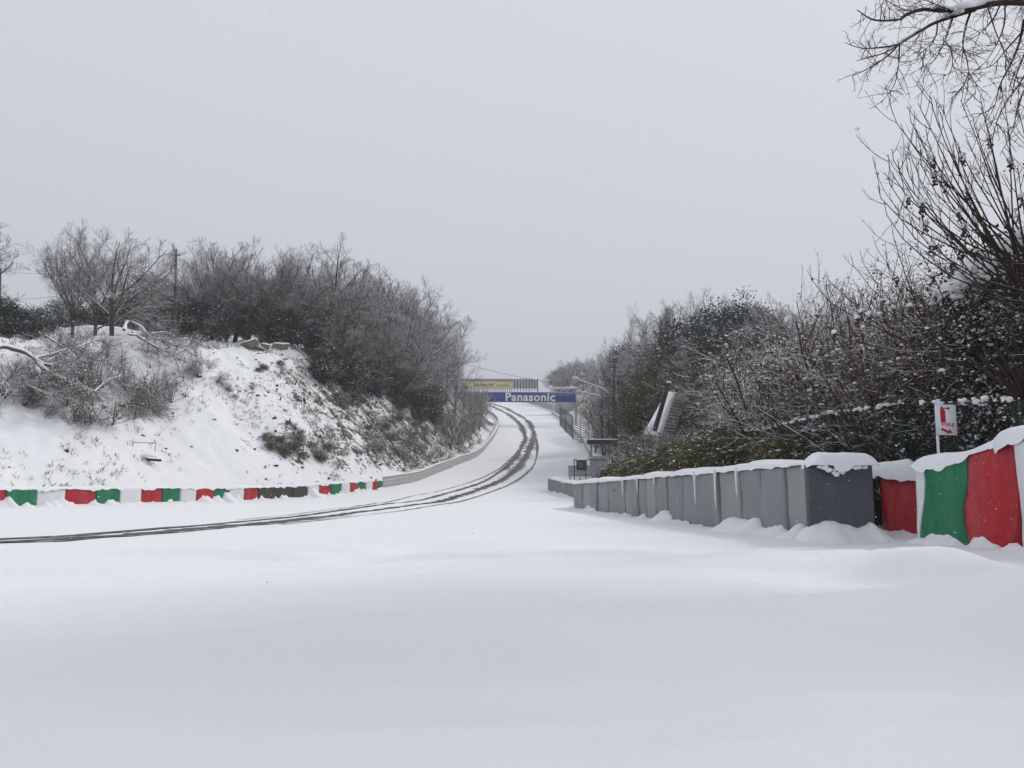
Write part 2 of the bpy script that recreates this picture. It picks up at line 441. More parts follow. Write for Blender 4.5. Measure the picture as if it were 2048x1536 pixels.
def m_track():
    t = NT('wet_asphalt_slush'); uv = t.coord('UV'); p = t.pos()
    mp = t.new('ShaderNodeMapping'); mp.inputs['Scale'].default_value = (.5, 9.0, 1)
    t.t.links.new(uv, mp.inputs[0])
    st = t.noise(1.0, 5, .7, mp.outputs[0], .4)
    col = t.mix(t.noise(9, 3, .6, p), (.030, .028, .033), (.065, .060, .066))
    col = t.mix(t.step(t.math('ADD', st, t.math('MULTIPLY', t.math('SUBTRACT', t.noise(7, 4, .7, p), .5), .5)), .60, .72), col, (.58, .59, .62))
    sx_ = t.new('ShaderNodeSeparateXYZ'); t.t.links.new(uv, sx_.inputs[0])
    edge = t.math('ABSOLUTE', t.math('SUBTRACT', sx_.outputs[1], .5))
    col = t.mix(t.step(t.math('ADD', t.math('MULTIPLY', edge, .55), t.math('MULTIPLY', t.noise(3.0, 5, .75, p), .6)), .50, .60), col, (.74, .75, .78))
    t.bump(t.noise(30, 4, .7, p), .3, .02)
    return t.done(col, .5, .3)
M['track'] = m_track()

# ------------------------------------------------------------------ ground sheet
def axis(parts):
    out = []
    for a, b, n in parts: out.append(np.linspace(a, b, n, endpoint=False))
    return np.concatenate(out + [[parts[-1][1]]])
gx = axis([(-700, -140, 24), (-140, -60, 60), (-60, -34, 70), (-34, 14, 230), (14, 40, 60), (40, 120, 50), (120, 700, 24)])
gyy = axis([(-120, -10, 20), (-10, 2, 30), (2, 12, 95), (12, 45, 170), (45, 130, 250), (130, 260, 150), (260, 400, 70), (400, 1400, 60)])
GX, GY = np.meshgrid(gx, gyy)
GZ = H(GX.ravel(), GY.ravel())
nx, ny = len(gx), len(gyy)
gv = np.stack([GX.ravel(), GY.ravel(), GZ], -1)
ii = (np.arange(ny - 1)[:, None] * nx + np.arange(nx - 1)[None]).ravel()
g_me = mesh_np('ground', gv, [np.stack([ii, ii + 1, ii + nx + 1, ii + nx], -1)])
PATCH = [(700, 795, 1.3), (685, 812, 1.1), (545, 888, 1.0), (588, 892, 1.1), (640, 912, 1.0), (600, 905, .9), (690, 905, .9), (768, 850, 1.5), (800, 835, 1.6), (735, 880, 1.2), (820, 880, 1.6), (520, 735, .9), (555, 728, .9), (110, 930, 1.0), (150, 936, .9), (760, 900, 1.3)]
gs, gt = left_s(gv[:, 0], gv[:, 1])
bare = np.interp(gs, [0, 1.5, 4, 12, 16, 20, 40], [0, .35, .8, .75, .45, .15, .35]) * np.interp(gt, [40, 56, 66, 78, 120, 160, 220], [.28, .32, .75, 1.0, 1.0, .7, .5])
gs2 = -sdist(gv[:, 0], gv[:, 1], BR)[0]
bare = np.maximum(bare, np.interp(gs2, [1, 4], [0, .9]) * (gv[:, 1] < 330))
for px_, py_, rr_ in PATCH:
    q_ = ground(px_, py_); bare = np.maximum(bare, (.75 if px_ > 300 else .42) * np.exp(-((gv[:, 0] - q_.x) ** 2 + (gv[:, 1] - q_.y) ** 2) / rr_ ** 2))
bare = np.where(gv[:, 1] > 330, 0, bare)
at_ = g_me.attributes.new('bare', 'FLOAT', 'POINT'); at_.data.foreach_set('value', bare.astype(np.float32))
tag(link('ground', g_me, M['ground']), kind='structure')

# ------------------------------------------------------------------ wheel tracks
def ribbon(name, pix, w_near, w_far, seed, z0=.012):
    pts = [ground(*p) for p in pix]
    c = catmull([(p.x, p.y) for p in pts], .35)
    T = np.gradient(c, axis=0); T /= np.linalg.norm(T, axis=1, keepdims=True)
    N = np.stack([-T[:, 1], T[:, 0]], -1)
    L = np.concatenate([[0], np.cumsum(np.linalg.norm(np.diff(c, axis=0), axis=1))])
    w = np.interp(c[:, 1], [15, 150], [w_near, w_far])
    w = w * np.clip(1 + 1.1 * fbm(L * .05, L * 0 + 3.3, 2, seed), .35, 1.6)
    cols, nv = [], 5
    for k in range(nv):
        u = k / (nv - 1) * 2 - 1
        off = u * w * .5
        if k in (0, nv - 1): off = off * (1 + 1.5 * fbm(L * 1.3, L * 0 + k * 7.1, 3, seed + 5)) 
        q = c + N * off[:, None]
        cols.append(np.stack([q[:, 0], q[:, 1], H(q[:, 0], q[:, 1]) + z0 + q[:, 1] * .00035], -1))
    V = np.stack(cols, 1).reshape(-1, 3)
    n = len(c); i = (np.arange(n - 1)[:, None] * nv + np.arange(nv - 1)[None]).ravel()
    uv = np.stack([np.repeat(L, nv), np.tile(np.linspace(0, 1, nv), n)], -1)
    me = mesh_np(name, V, [np.stack([i, i + 1, i + nv + 1, i + nv], -1)], uv=uv)
    return tag(link(name, me, M['track']), kind='structure')
ribbon('wheel_track', [(974, 808), (1009, 825), (1032, 841), (1047, 862), (1050, 880), (1042, 896), (1031, 916), (1007, 939), (972, 961), (933, 976), (880, 991), (800, 1006), (640, 1027), (470, 1045), (312, 1058.5), (156, 1071), (0, 1079), (-180, 1087)], .42, .95, 1)
ribbon('wheel_track', [(976, 805.5), (1013, 817), (1047, 836), (1064, 856), (1068, 874), (1061, 891), (1052, 914), (1035, 937), (1002, 961), (953, 981), (900, 998), (800, 1014), (700, 1027), (560, 1044), (470, 1052), (312, 1066), (156, 1078), (0, 1086), (-180, 1094)], .58, .95, 2)
ribbon('wheel_track', [(1068, 870), (1073, 882), (1074.5, 897), (1070, 925), (1052, 948), (1022, 968), (974, 987), (930, 1001), (860, 1013), (780, 1025), (690, 1035), (560, 1049.5)], .13, .35, 3, .016)
ribbon('wheel_track', [(1046, 893), (1033, 905), (1010, 928), (975, 951), (930, 968), (880, 982), (800, 999), (700, 1015), (600, 1028), (470, 1041)], .10, .22, 4, .016)

# ------------------------------------------------------------------ snow lying on things
def snow_cap(name, line, half, thick, parent=None, seed=0, drip=.06, step=.18, kind=None, over=.05):
    """line: centre line of the supporting top (3D points)"""
    c = catmull(line, step); n = len(c)
    hw = np.interp(np.linspace(0, 1, n), np.linspace(0, 1, len(half)), half) if hasattr(half, '__len__') else np.full(n, half)
    T = np.gradient(c[:, :2], axis=0); T /= np.linalg.norm(T, axis=1, keepdims=True) + 1e-9
    N = np.stack([-T[:, 1], T[:, 0]], -1)
    L = np.concatenate([[0], np.cumsum(np.linalg.norm(np.diff(c, axis=0), axis=1))])
    th = thick * np.clip(1 + .7 * fbm(L * .9, L * 0, 3, seed), .35, 1.8)
    k = 13; A = np.linspace(0, math.pi, k)
    end = np.sqrt(np.clip(np.minimum(L, L[-1] - L) / .22, 0.02, 1))
    V = np.zeros((n, k, 3))
    for j, a in enumerate(A):
        e = math.copysign(abs(math.cos(a)) ** .55, math.cos(a)); h = math.sin(a) ** .75
        o = e * (hw + over * end) * (1 + .06 * fbm(L * 2.0, L * 0 + j, 2, seed + 3))
        V[:, j, :2] = c[:, :2] + N * o[:, None]
        V[:, j, 2] = c[:, 2] + h * th * end
        if j in (0, k - 1): V[:, j, 2] -= drip * np.clip(.3 + 2.2 * fbm(L * 3.1, L * 0 + j * 3, 3, seed + 8), 0, 2.6)
    i = (np.arange(n - 1)[:, None] * k + np.arange(k - 1)[None]).ravel()
    Q = np.stack([i, i + k, i + k + 1, i + 1], -1)
    V = V.reshape(-1, 3)
    capA = np.array([[j, j + 1, k - 1] for j in range(k - 2)]); capB = capA[:, ::-1] + (n - 1) * k
    o = link(name, mesh_np(name, V, [Q, capA, capB]), M['snow'], parent)
    if kind: tag(o, kind=kind)
    return o
def drift(name, line, side, width, height, seed, step=.07, jag=1.0):
    """ragged heap of snow against the foot of a wall; side +1 heaps to the left of the line's direction"""
    c = catmull(line, step); n = len(c)
    T = np.gradient(c[:, :2], axis=0); T /= np.linalg.norm(T, axis=1, keepdims=True) + 1e-9
    N = np.stack([-T[:, 1], T[:, 0]], -1) * side
    L = np.concatenate([[0], np.cumsum(np.linalg.norm(np.diff(c, axis=0), axis=1))])
    h = height * np.clip(.42 + 1.5 * jag * fbm(L * .55, L * 0, 4, seed) + .7 * jag * fbm(L * 3.2, L * 0, 3, seed + 4), .02, 1.7)
    h = h * np.clip(np.minimum(L, L[-1] - L) / .35, .0, 1) ** .7
    prof = [(-.25, 1.0), (0.03, 1.0), (.16, .86), (.34, .52), (.6, .22), (1.0, -.15)]
    V = np.zeros((n, len(prof), 3))
    for j, (u, f) in enumerate(prof):
        q = c[:, :2] + N * (u * width * np.clip(h / height, .5, 1.4))[:, None]
        V[:, j, :2] = q
        V[:, j, 2] = H(q[:, 0], q[:, 1]) + h * f * (1 + (.25 * fbm(L * 2.5, L * 0 + j * 2.1, 2, seed + 9) if 0 < j < 5 else 0)) - (.03 if j == 5 else 0)
    k = len(prof)
    i = (np.arange(n - 1)[:, None] * k + np.arange(k - 1)[None]).ravel()
    Q = np.stack([i, i + k, i + k + 1, i + 1], -1)
    if side > 0: Q = Q[:, ::-1]
    return tag(link(name, mesh_np(name, V.reshape(-1, 3), [Q]), M['snow']), kind='stuff')

# ------------------------------------------------------------------ crash barriers
def slab(A, B, th, z0, z1, seed, nu=7, nv=9, bulge=.03, r=.05, wl=None, wr=None, z1b=None, lean=0.0):
    """one wrapped block: A->B is its face seen from the track (2D), th its depth (away on the right of A->B)"""
    A, B = np.array(A, float), np.array(B, float)
    d = B - A; L = np.linalg.norm(d); d /= L; nrm = np.array([d[1], -d[0]])
    e = lambda n: np.concatenate([[0, .25 * r / L * 3, r / L * 2.2], np.linspace(r / L * 2.2, 1 - r / L * 2.2, n)[1:-1], [1 - r / L * 2.2, 1 - .25 * r / L * 3, 1]])
    U = e(nu); Vv = np.concatenate([np.linspace(0, .9, nv), [.955, .985, 1.0]])
    z1b = z1 if z1b is None else z1b
    pts = np.zeros((len(U), len(Vv), 3))
    for i, u in enumerate(U):
        for j, v in enumerate(Vv):
            a = u * L + ((wl(v) * (1 - u)) if wl else 0) + ((wr(v) * u) if wr else 0)
            du = min(u, 1 - u) * L; dv = (1 - v) * (z1 - z0)
            back = sum(r * (1 - math.sqrt(max(0, 1 - (1 - x / r) ** 2))) for x in (du, dv) if x < r)
            b = back - bulge * math.sin(math.pi * min(1, max(0, u))) * math.sin(math.pi * (.15 + .75 * v)) + lean * v
            q = A + d * a + nrm * b
            pts[i, j] = (q[0], q[1], z0 + (z1 + (z1b - z1) * u - z0) * v)
    s = fbm(pts[..., 0] * 2.3 + pts[..., 1] * 1.7 + seed, pts[..., 2] * 1.6, 3, seed) * .05
    pts[..., 0] += nrm[0] * s; pts[..., 1] += nrm[1] * s
    nU, nV = len(U), len(Vv)
    g = Geo()
    i = (np.arange(nU - 1)[:, None] * nV + np.arange(nV - 1)[None]).ravel()
    back = pts.copy()
    for i2 in range(nU):
        back[i2, :, :2] = (A + d * L * U[i2] + nrm * th)[None]
    V = np.concatenate([pts.reshape(-1, 3), back.reshape(-1, 3)]); o = nU * nV
    q = [np.stack([i, i + nV, i + nV + 1, i + 1], -1), np.stack([i + o, i + o + 1, i + o + nV + 1, i + o + nV], -1)]
    def strip(idx, flip):
        a = np.array(idx); s_ = np.stack([a[:-1], a[1:], a[1:] + o, a[:-1] + o], -1)
        return s_[:, ::-1] if flip else s_
    q += [strip([k for k in range(nV)], False), strip([(nU - 1) * nV + k for k in range(nV)], True), strip([k * nV + nV - 1 for k in range(nU)], False)]
    g.add(V, np.concatenate(q)[:, ::-1])
    return g

# grey wall
wa, wb = np.array((5.66, 14.95)), np.array((3.05, 39.8))
def wall_xy(px):
    k = (px - 1024) / F / 1.0
    best = None
    for _ in range(2):
        d = wb - wa
        t = (wa[0] - k * wa[1]) / (k * d[1] - d[0]); best = wa + d * t
    return best
w_top = lambda q: float(np.interp(q[1], [14.9, 39.8], [1.46, 1.19]))
edges = [1606, 1560, 1513, 1470, 1427.5, 1387, 1356.5, 1328, 1306, 1287, 1272.5, 1257, 1243.5, 1211, 1190, 1175, 1160, 1152, 1142]
wall = empty('tyre_wall', (4.5, 25, 0), 'long grey belt-wrapped tyre wall capped with snow beside the track', 'barrier')
rng = np.random.default_rng(5)
wd = (wb - wa) / np.linalg.norm(wb - wa); wn2 = np.array([wd[1], -wd[0]])
def parent_keep(o, p):
    o.parent = p; o.matrix_parent_inverse = p.matrix_basis.inverted(); return o
for i in range(len(edges) - 1):
    a, b = wall_xy(edges[i]), wall_xy(edges[i + 1])
    L = np.linalg.norm(b - a); gap = .014 if i in (0, 5, 6) else min(.09, .06 * L)
    a2, b2 = a + wd * gap * .5, b - wd * gap * .5
    off = wn2 * float(rng.uniform(0, .11))
    lx, rx = rng.uniform(-.05, .05), rng.uniform(-.05, .05)
    g = slab(a2 + off, b2 + off, 1.28, -.25, w_top(a) + rng.uniform(-.015, .02), 10 + i, bulge=.02 + .02 * rng.random(), r=.035,
             wl=lambda v, q=lx: q * (1 - v), wr=lambda v, q=rx: q * (1 - v), z1b=w_top(b))
    m = M['grey_belt2'] if i in (0, 3, 8, 11, 15) else M['grey_belt3'] if i in (1, 5, 9, 13) else M['grey_belt']
    parent_keep(g.obj('belt_block', m, None, True), wall)
# end face, its shade put into a darker belt colour
ea = wall_xy(1609); eb = ea + wn2 * 1.34 + wd * .02
end = slab(eb - wd * .02, ea - wd * .02, .10, -.25, 1.44, 77, bulge=.015, r=.02)
o = end.obj('end_face', M['grey_shaded'], None, True); parent_keep(o, wall); o['label'] = 'shade-darkened grey belt closing the end of the wall'
core = Geo()
cpt = [(*(wall_xy(p) + wn2 * .70), 0) for p in (1603, 1143)]
core_line = np.array(cpt)
d3 = (core_line[1] - core_line[0]); ln = np.linalg.norm(d3); ang = math.atan2(d3[1], d3[0])
R = np.array(Euler((0, 0, ang)).to_matrix())
core.box((core_line[0] + core_line[1]) / 2 + np.array([0, 0, .45]), (ln, 1.0, 1.4), R)
parent_keep(core.obj('tyre_core', M['black']), wall)
capl = [(*(wall_xy(p) + wn2 * .66), w_top(wall_xy(p)) - .01) for p in (1609, 1560, 1500, 1430, 1360, 1300, 1250, 1200, 1142)]
parent_keep(snow_cap('snow_cap', capl, .62, .165, None, 3, .03), wall)
# rounded lump and hanging lumps over the end face
lump = [(*(ea + wn2 * u - wd * .02), 1.43) for u in (.0, .4, .9, 1.36)]
parent_keep(snow_cap('snow_overhang', lump, .22, .30, None, 15, .12, .06, over=.03), wall)
gg = np.random.default_rng(6); n = 34
q = np.array([(*(ea + wn2 * u - wd * (.17 + .03 * gg.random())), 1.40 - .16 * max(0, math.sin(u * 7.5 - 2.2)) * gg.random()) for u in gg.uniform(.15, 1.1, n)])
v, f = blobs(q, gg.uniform(.025, .06, n), gg, .9, True, .1); parent_keep(link('snow_lumps', mesh_np('snow_lumps', v, [f]), M['snow']), wall)
# snow wedged in the joints between blocks
for px, ln_ in ((1560, .0), (1513, .0), (1470, .65), (1427.5, .95), (1387, .85), (1306, .25), (1272.5, .5), (1243.5, .62)):
    if ln_ == 0: continue
    q = wall_xy(px); z = w_top(q)
    g = Geo(); g.tube([(q[0], q[1], z + .05), (q[0] - .012, q[1], z - ln_ * .3), (q[0] - .01, q[1], z - ln_ * .7), (q[0], q[1], z - ln_)], [.045, .026, .020, .006], 7)
    parent_keep(g.obj('snow_seam', M['snow'], None, True), wall)
drift('snow_drift', [(*wall_xy(p), 0) for p in (1607, 1560, 1500, 1430, 1360, 1300, 1250, 1200, 1165, 1140)], 1, .5, .19, 21, .05, 1.25)
drift('snow_drift', [(*(eb + wn2 * .25 - wd * .02), 0), (*(ea + wn2 * .7 - wd * .03), 0), (*(ea - wn2 * .25 - wd * .03), 0)], 1, 1.0, .52, 25, .07, .25)

# second grey wall further along
wall2 = empty('tyre_wall', (4, 68, 0), 'short grey tyre wall beyond the end of the long grey wall', 'barrier')
p1, p2 = np.array((5.1, 63.5)), np.array((3.3, 72.0))
for i in range(4):
    a, b = p1 + (p2 - p1) * i / 4, p1 + (p2 - p1) * (i + 1) / 4
    dd = (b - a) / np.linalg.norm(b - a)
    g = slab(a + dd * .04, b - dd * .04, 1.2, H1(*a) - .3, H1(*a) + 1.12, 50 + i, bulge=.03, r=.05, wl=lambda v, q=.1 * (i % 2): q * (1 - v), z1b=H1(*b) + 1.12)
    parent_keep(g.obj('belt_block', M['grey_belt'], None, True), wall2)
n2 = np.array([p2[1] - p1[1], -(p2[0] - p1[0])]); n2 /= np.linalg.norm(n2)
parent_keep(snow_cap('snow_cap', [(*(p1 + (p2 - p1) * u + n2 * .6), H1(*(p1 + (p2 - p1) * u)) + 1.11) for u in (0, .33, .66, 1)], .62, .17, None, 31, .05, .3), wall2)
drift('snow_drift', [(*p1, 0), (*((p1 + p2) / 2), 0), (*p2, 0)], 1, .6, .16, 27, .12)

# near red, green and white barrier
nb = empty('tyre_barrier', (7.8, 13, 0), 'tall red, green and white tarpaulin tyre barrier under thick snow beside the fire sign', 'barrier')
Q0, Q1, Q2, Q3 = np.array((7.32, 14.12)), np.array((7.40, 13.93)), np.array((7.74, 13.15)), np.array((8.12, 12.45))
bnd = lambda *p: (lambda v: float(np.interp(v, _bv, np.interp(_bv, *zip(*p)))))
_bv = np.linspace(0, 1, 9)
s1, s2, s3 = bnd((0, .19), (.3, .17), (.6, .05), (.8, 0), (1, 0)), bnd((0, .04), (.25, .11), (.45, .17), (.7, .03), (1, 0)), bnd((0, .20), (.3, .06), (.6, -.03), (1, .02))
parent_keep(slab(Q1, Q0, .9, -.2, 1.40, 92, 4, 12, .01, .03, wl=s1, wr=lambda v: .03 * (1 - v)).obj('white_panel', M['white'], None, True), nb)
parent_keep(slab(Q2, Q1, .9, -.2, 1.58, 93, 10, 14, .05, .03, wl=s2, wr=s1, z1b=1.42).obj('green_panel', M['green'], None, True), nb)
parent_keep(slab(Q3, Q2, .9, -.2, 1.74, 94, 12, 14, .07, .03, wl=s3, wr=s2, z1b=1.60).obj('red_panel', M['red'], None, True), nb)
W0, W1 = np.array((7.93, 12.28)), np.array((8.45, 10.4))
parent_keep(slab(W1, W0, 1.0, -.2, 1.95, 95, 12, 14, .08, .12, z1b=1.76).obj('white_panel', M['white'], None, True), nb)
W2 = np.array((8.8, 8.6))
parent_keep(slab(W2, W1 + (.03, -.05), 1.0, -.2, 1.98, 96, 10, 12, .08, .12).obj('green_panel', M['green'], None, True), nb)
parent_keep(snow_cap('snow_cap', [(7.74, 14.4, 1.37), (7.85, 14.1, 1.40), (8.1, 13.45, 1.52), (8.42, 12.8, 1.69), (8.42, 12.2, 1.76), (8.75, 11.3, 1.86), (8.95, 10.4, 1.95), (9.3, 8.6, 1.97)], .46, .20, None, 41, .10, .05), nb)
drift('snow_drift', [(8.45, 10.3, 0), (7.95, 12.2, 0), (8.0, 12.6, 0), (7.72, 13.2, 0), (7.38, 13.95, 0), (7.28, 14.3, 0)], 1, .5, .26, 47, .04)
# recessed red block between the two
rb = empty('tyre_barrier', (8.2, 16.4, 0), 'recessed low red tarpaulin block between the grey wall and the taller barrier', 'barrier')
parent_keep(slab((8.75, 16.3), (7.91, 16.72), .8, -.2, 1.27, 97, 10, 10, .03, .03, wr=lambda v: -.12 * (1 - v)).obj('red_panel', M['red'], None, True), rb)
g = Geo(); g.box((7.62, 17.0, .5), (.5, .3, 1.4)); parent_keep(g.obj('dark_gap_fill', M['black']), rb)  # black box put in for the shaded gap beside the red block
parent_keep(snow_cap('snow_cap', [(7.55, 17.0, 1.24), (7.9, 16.98, 1.26), (8.3, 16.80, 1.26), (8.75, 16.55, 1.27)], .34, .26, None, 45, .09, .05), rb)
drift('snow_drift', [(8.8, 16.2, 0), (8.3, 16.45, 0), (7.8, 16.75, 0), (7.5, 16.6, 0)], 1, .5, .14, 46)

# far side red, green, white barrier with a dark stretch
LB = [(-60, 'white'), (-28, 'red'), (23, 'green'), (84, 'white'), (142, 'red'), (202, 'green'), (248, 'white'), (290, 'red'), (333, 'green'), (368, 'white'), (400, 'red'), (433, 'green'), (465, 'white'), (494, 'red'), (522, 'dark_belt'), (556, 'dark_belt'), (590, 'dark_belt'), (620, 'white'), (642, 'red'), (664, 'green'), (686, 'white'), (703.5, 'red'), (719, 'green'), (735, 'white'), (747, 'red'), (757.5, 'green'), (768, None)]
lb = empty('tyre_barrier', (-20, 55, 0), 'long low red, green and white striped barrier at the foot of the snowy bank', 'barrier')
la, lbb = np.array((-26.6, 40.)), np.array((-12.2, 73.))
def lb_xy(px):
    k = (px - 1024) / F; d = lbb - la
    return la + d * ((la[0] - k * la[1]) / (k * d[1] - d[0]))
for i in range(len(LB) - 1):
    a, b = lb_xy(LB[i][0]), lb_xy(LB[i + 1][0]); c = LB[i][1]
    dd = (b - a) / np.linalg.norm(b - a); za, zb = H1(*a), H1(*b)
    off = np.array([dd[1], -dd[0]]) * rng.uniform(-.06, .06)
    g = slab(b - dd * .01 + off, a + dd * .01 + off, 1.0, zb - .3, zb + .90 + rng.uniform(-.03, .03), 120 + i, 5, 6, .06, .05, z1b=za + .90, wl=lambda v, q=rng.uniform(-.08, .08): q * (1 - v))
    parent_keep(g.obj(c + '_panel' if c != 'dark_belt' else 'dark_panel', M[c], None, True), lb)
ldir = (lbb - la) / np.linalg.norm(lbb - la); lnr = np.array([-ldir[1], ldir[0]])
parent_keep(snow_cap('snow_cap', [(*(lb_xy(p) + lnr * .5), H1(*lb_xy(p)) + .88) for p in (-60, 60, 200, 330, 450, 560, 640, 700, 768)], .50, .16, None, 51, .10, .2), lb)
drift('snow_drift', [(*lb_xy(p), 0) for p in (-60, 60, 200, 330, 450, 560, 640, 700, 770)], -1, 1.0, .48, 53, .12)

# ------------------------------------------------------------------ guard rails
def guard_rail(name, line, label, beams=3, h=.95, side=1, post=3.0, mat='rail', step=1.5):
    """line of 2D points; W-section beams and posts follow the ground"""
    c = catmull(line, step); z = H(c[:, 0], c[:, 1])
    T = np.gradient(c, axis=0); T /= np.linalg.norm(T, axis=1, keepdims=True); N = np.stack([-T[:, 1], T[:, 0]], -1) * side
    root = empty(name, (c[0][0], c[0][1], z[0]), label, 'guard rail')
    bh = h / beams
    prof = [(0, 0), (.05, .12), (.05, .3), (0, .5), (.05, .7), (.05, .88), (0, 1)]
    for k in range(beams):
        V = np.zeros((len(c), len(prof), 3))
        for j, (o, f) in enumerate(prof):
            V[:, j, :2] = c + N * o; V[:, j, 2] = z + .05 + k * bh + f * bh * .93
        m = len(prof); i = (np.arange(len(c) - 1)[:, None] * m + np.arange(m - 1)[None]).ravel()
        parent_keep(link('beam', mesh_np('beam', V.reshape(-1, 3), [np.stack([i, i + 1, i + m + 1, i + m], -1)]), M[mat]), root)
    L = np.concatenate([[0], np.cumsum(np.linalg.norm(np.diff(c, axis=0), axis=1))])
    for s_ in np.arange(.5, L[-1], post):
        q = np.array([np.interp(s_, L, c[:, 0]), np.interp(s_, L, c[:, 1])]); nn = np.array([np.interp(s_, L, N[:, 0]), np.interp(s_, L, N[:, 1])])
        q2 = q - nn * .07; g = Geo(); g.box((q2[0], q2[1], H1(*q2) + h / 2 - .1), (.11, .11, h + .3))
        parent_keep(g.obj('post', M['steel']), root)
    parent_keep(snow_cap('snow_cap', [(*(c[i] - N[i] * .05), z[i] + h + .02) for i in range(0, len(c), 3)], .10, .10, None, 61, .02, .8), root)
    return root
guard_rail('guard_rail', [(-12.3, 73.4), (-10.4, 80), (-7.9, 100), (-5, 120), (-3.2, 155), (-3.5, 190), (-7.4, 240), (-16, 300)], 'long curved pale guard rail along the foot of the wooded bank', 3, 1.0, -1, 3.0)
guard_rail('guard_rail', [(11.2, 104), (12.1, 123), (12.7, 143), (12.5, 172), (12.3, 205), (12.2, 236)], 'pale guard rail in front of the green mesh fence', 3, .95, 1, 3.0)

# concrete wall by the bridge
cw = empty('concrete_wall', (11, 280, 0), 'long low concrete wall rising past the blue bridge', 'wall')
cwl = catmull([(16.5, 226), (14.6, 250), (11.2, 285), (7, 322), (4.5, 335)], 7)
for i in range(len(cwl) - 1):
    a, b = cwl[i], cwl[i + 1]; g = slab(b, a, .5, min(H1(*a), H1(*b)) - .4, H1(*b) + 2.1, 200 + i, 3, 3, 0, .04, z1b=H1(*a) + 2.1)
    parent_keep(g.obj('wall_block', M['concrete'], None, False), cw)
parent_keep(snow_cap('snow_cap', [(p[0] + .2, p[1], H1(*p) + 2.08) for p in cwl[::2]], .3, .18, None, 63, .02, 1.5), cw)

# ------------------------------------------------------------------ lettering
def text_mesh(s, size, bold=.0, shear=0.0, spacing=1.0, extrude=.01, sx=1.0):
    cu = bpy.data.curves.new('t', 'FONT'); cu.body = s; cu.size = size; cu.offset = bold; cu.shear = shear
    cu.space_character = spacing; cu.extrude = extrude; cu.align_x = 'CENTER'; cu.align_y = 'CENTER'
    ob = bpy.data.objects.new('t', cu); COL.objects.link(ob)
    dg = bpy.context.evaluated_depsgraph_get()
    me = bpy.data.meshes.new_from_object(ob.evaluated_get(dg))
    bpy.data.objects.remove(ob); bpy.data.curves.remove(cu)
    me.transform(Matrix.Diagonal((sx, 1, 1, 1)))
    return me
def put_text(name, s, o3, xdir, zdir, mat, parent, **kw):
    me = text_mesh(s, **kw); x, z = Vector(xdir).normalized(), Vector(zdir).normalized(); y = z.cross(x)
    z2 = x.cross(z)   # out of the face, towards the viewer
    R = Matrix((x, z, x.cross(z))).transposed().to_4x4()
    me.transform(Matrix.Translation(Vector(o3)) @ R)
    return parent_keep(link(name, me, M[mat]), parent)

# blue advertising bridge
br = empty('advertising_bridge', (3, 175, H1(3, 175)), 'blue advertising bridge with white lettering spanning the track', 'bridge')
def brp(px, py): return at(px, py, 175 - (px - 1060) * .012)
bl, brr = brp(885, 794.0), brp(1151, 794.8)
bx = (brr - bl).normalized(); L = (brr - bl).length; bc = (bl + brr) / 2; up = Vector((0, 0, 1))
Rb = np.array(Matrix((bx, up.cross(bx), up)).transposed())
g = Geo(); g.box(bc, (L, 1.6, 2.15), Rb); parent_keep(g.obj('board', M['blue']), br)
for u in np.linspace(-.5, .5, 9)[1:-1]:
    g = Geo(); p = bc + bx * (u * L) + Vector((0, -.83, 0)); g.box(p, (.06, .05, 2.12), Rb); parent_keep(g.obj('board_joint', M['blue']), br)
for p, dz in ((brr + bx * .1, 0), (bl - bx * .1, 0)):
    g = Geo(); zg = H1(p.x, p.y); g.box((p.x, p.y + .3, (zg + p.z + 1) / 2 - .2), (.5, .5, p.z + 1 - zg + .4)); parent_keep(g.obj('pillar', M['concrete']), br)
parent_keep(snow_cap('snow_cap', [tuple(bc + bx * (u * L) + Vector((0, 0, 1.06))) for u in (-.49, -.2, .1, .3, .49)], .8, .12, None, 65, .0, 1.0), br)
parent_keep(snow_cap('snow_cap', [tuple(brp(p, 786) + Vector((0, -.1, .1))) for p in (1062, 1068, 1076)], .6, .4, None, 66, .0, .5), br)
put_text('lettering', 'Panasonic', brp(1060, 795.6) + Vector((0, -.9, 0)), bx, up, 'letter_white', br, size=2.62, bold=.075, spacing=1.08, extrude=.03, sx=1.02)
g = Geo(); c0 = brp(972, 798) + Vector((0, -.86, 0))
g.tube([(c0.x + .55 * math.cos(a), c0.y, c0.z + .55 * math.sin(a)) for a in np.linspace(0, 6.28, 18)], .09, 5); parent_keep(g.obj('ring_emblem', M['letter_white']), br)

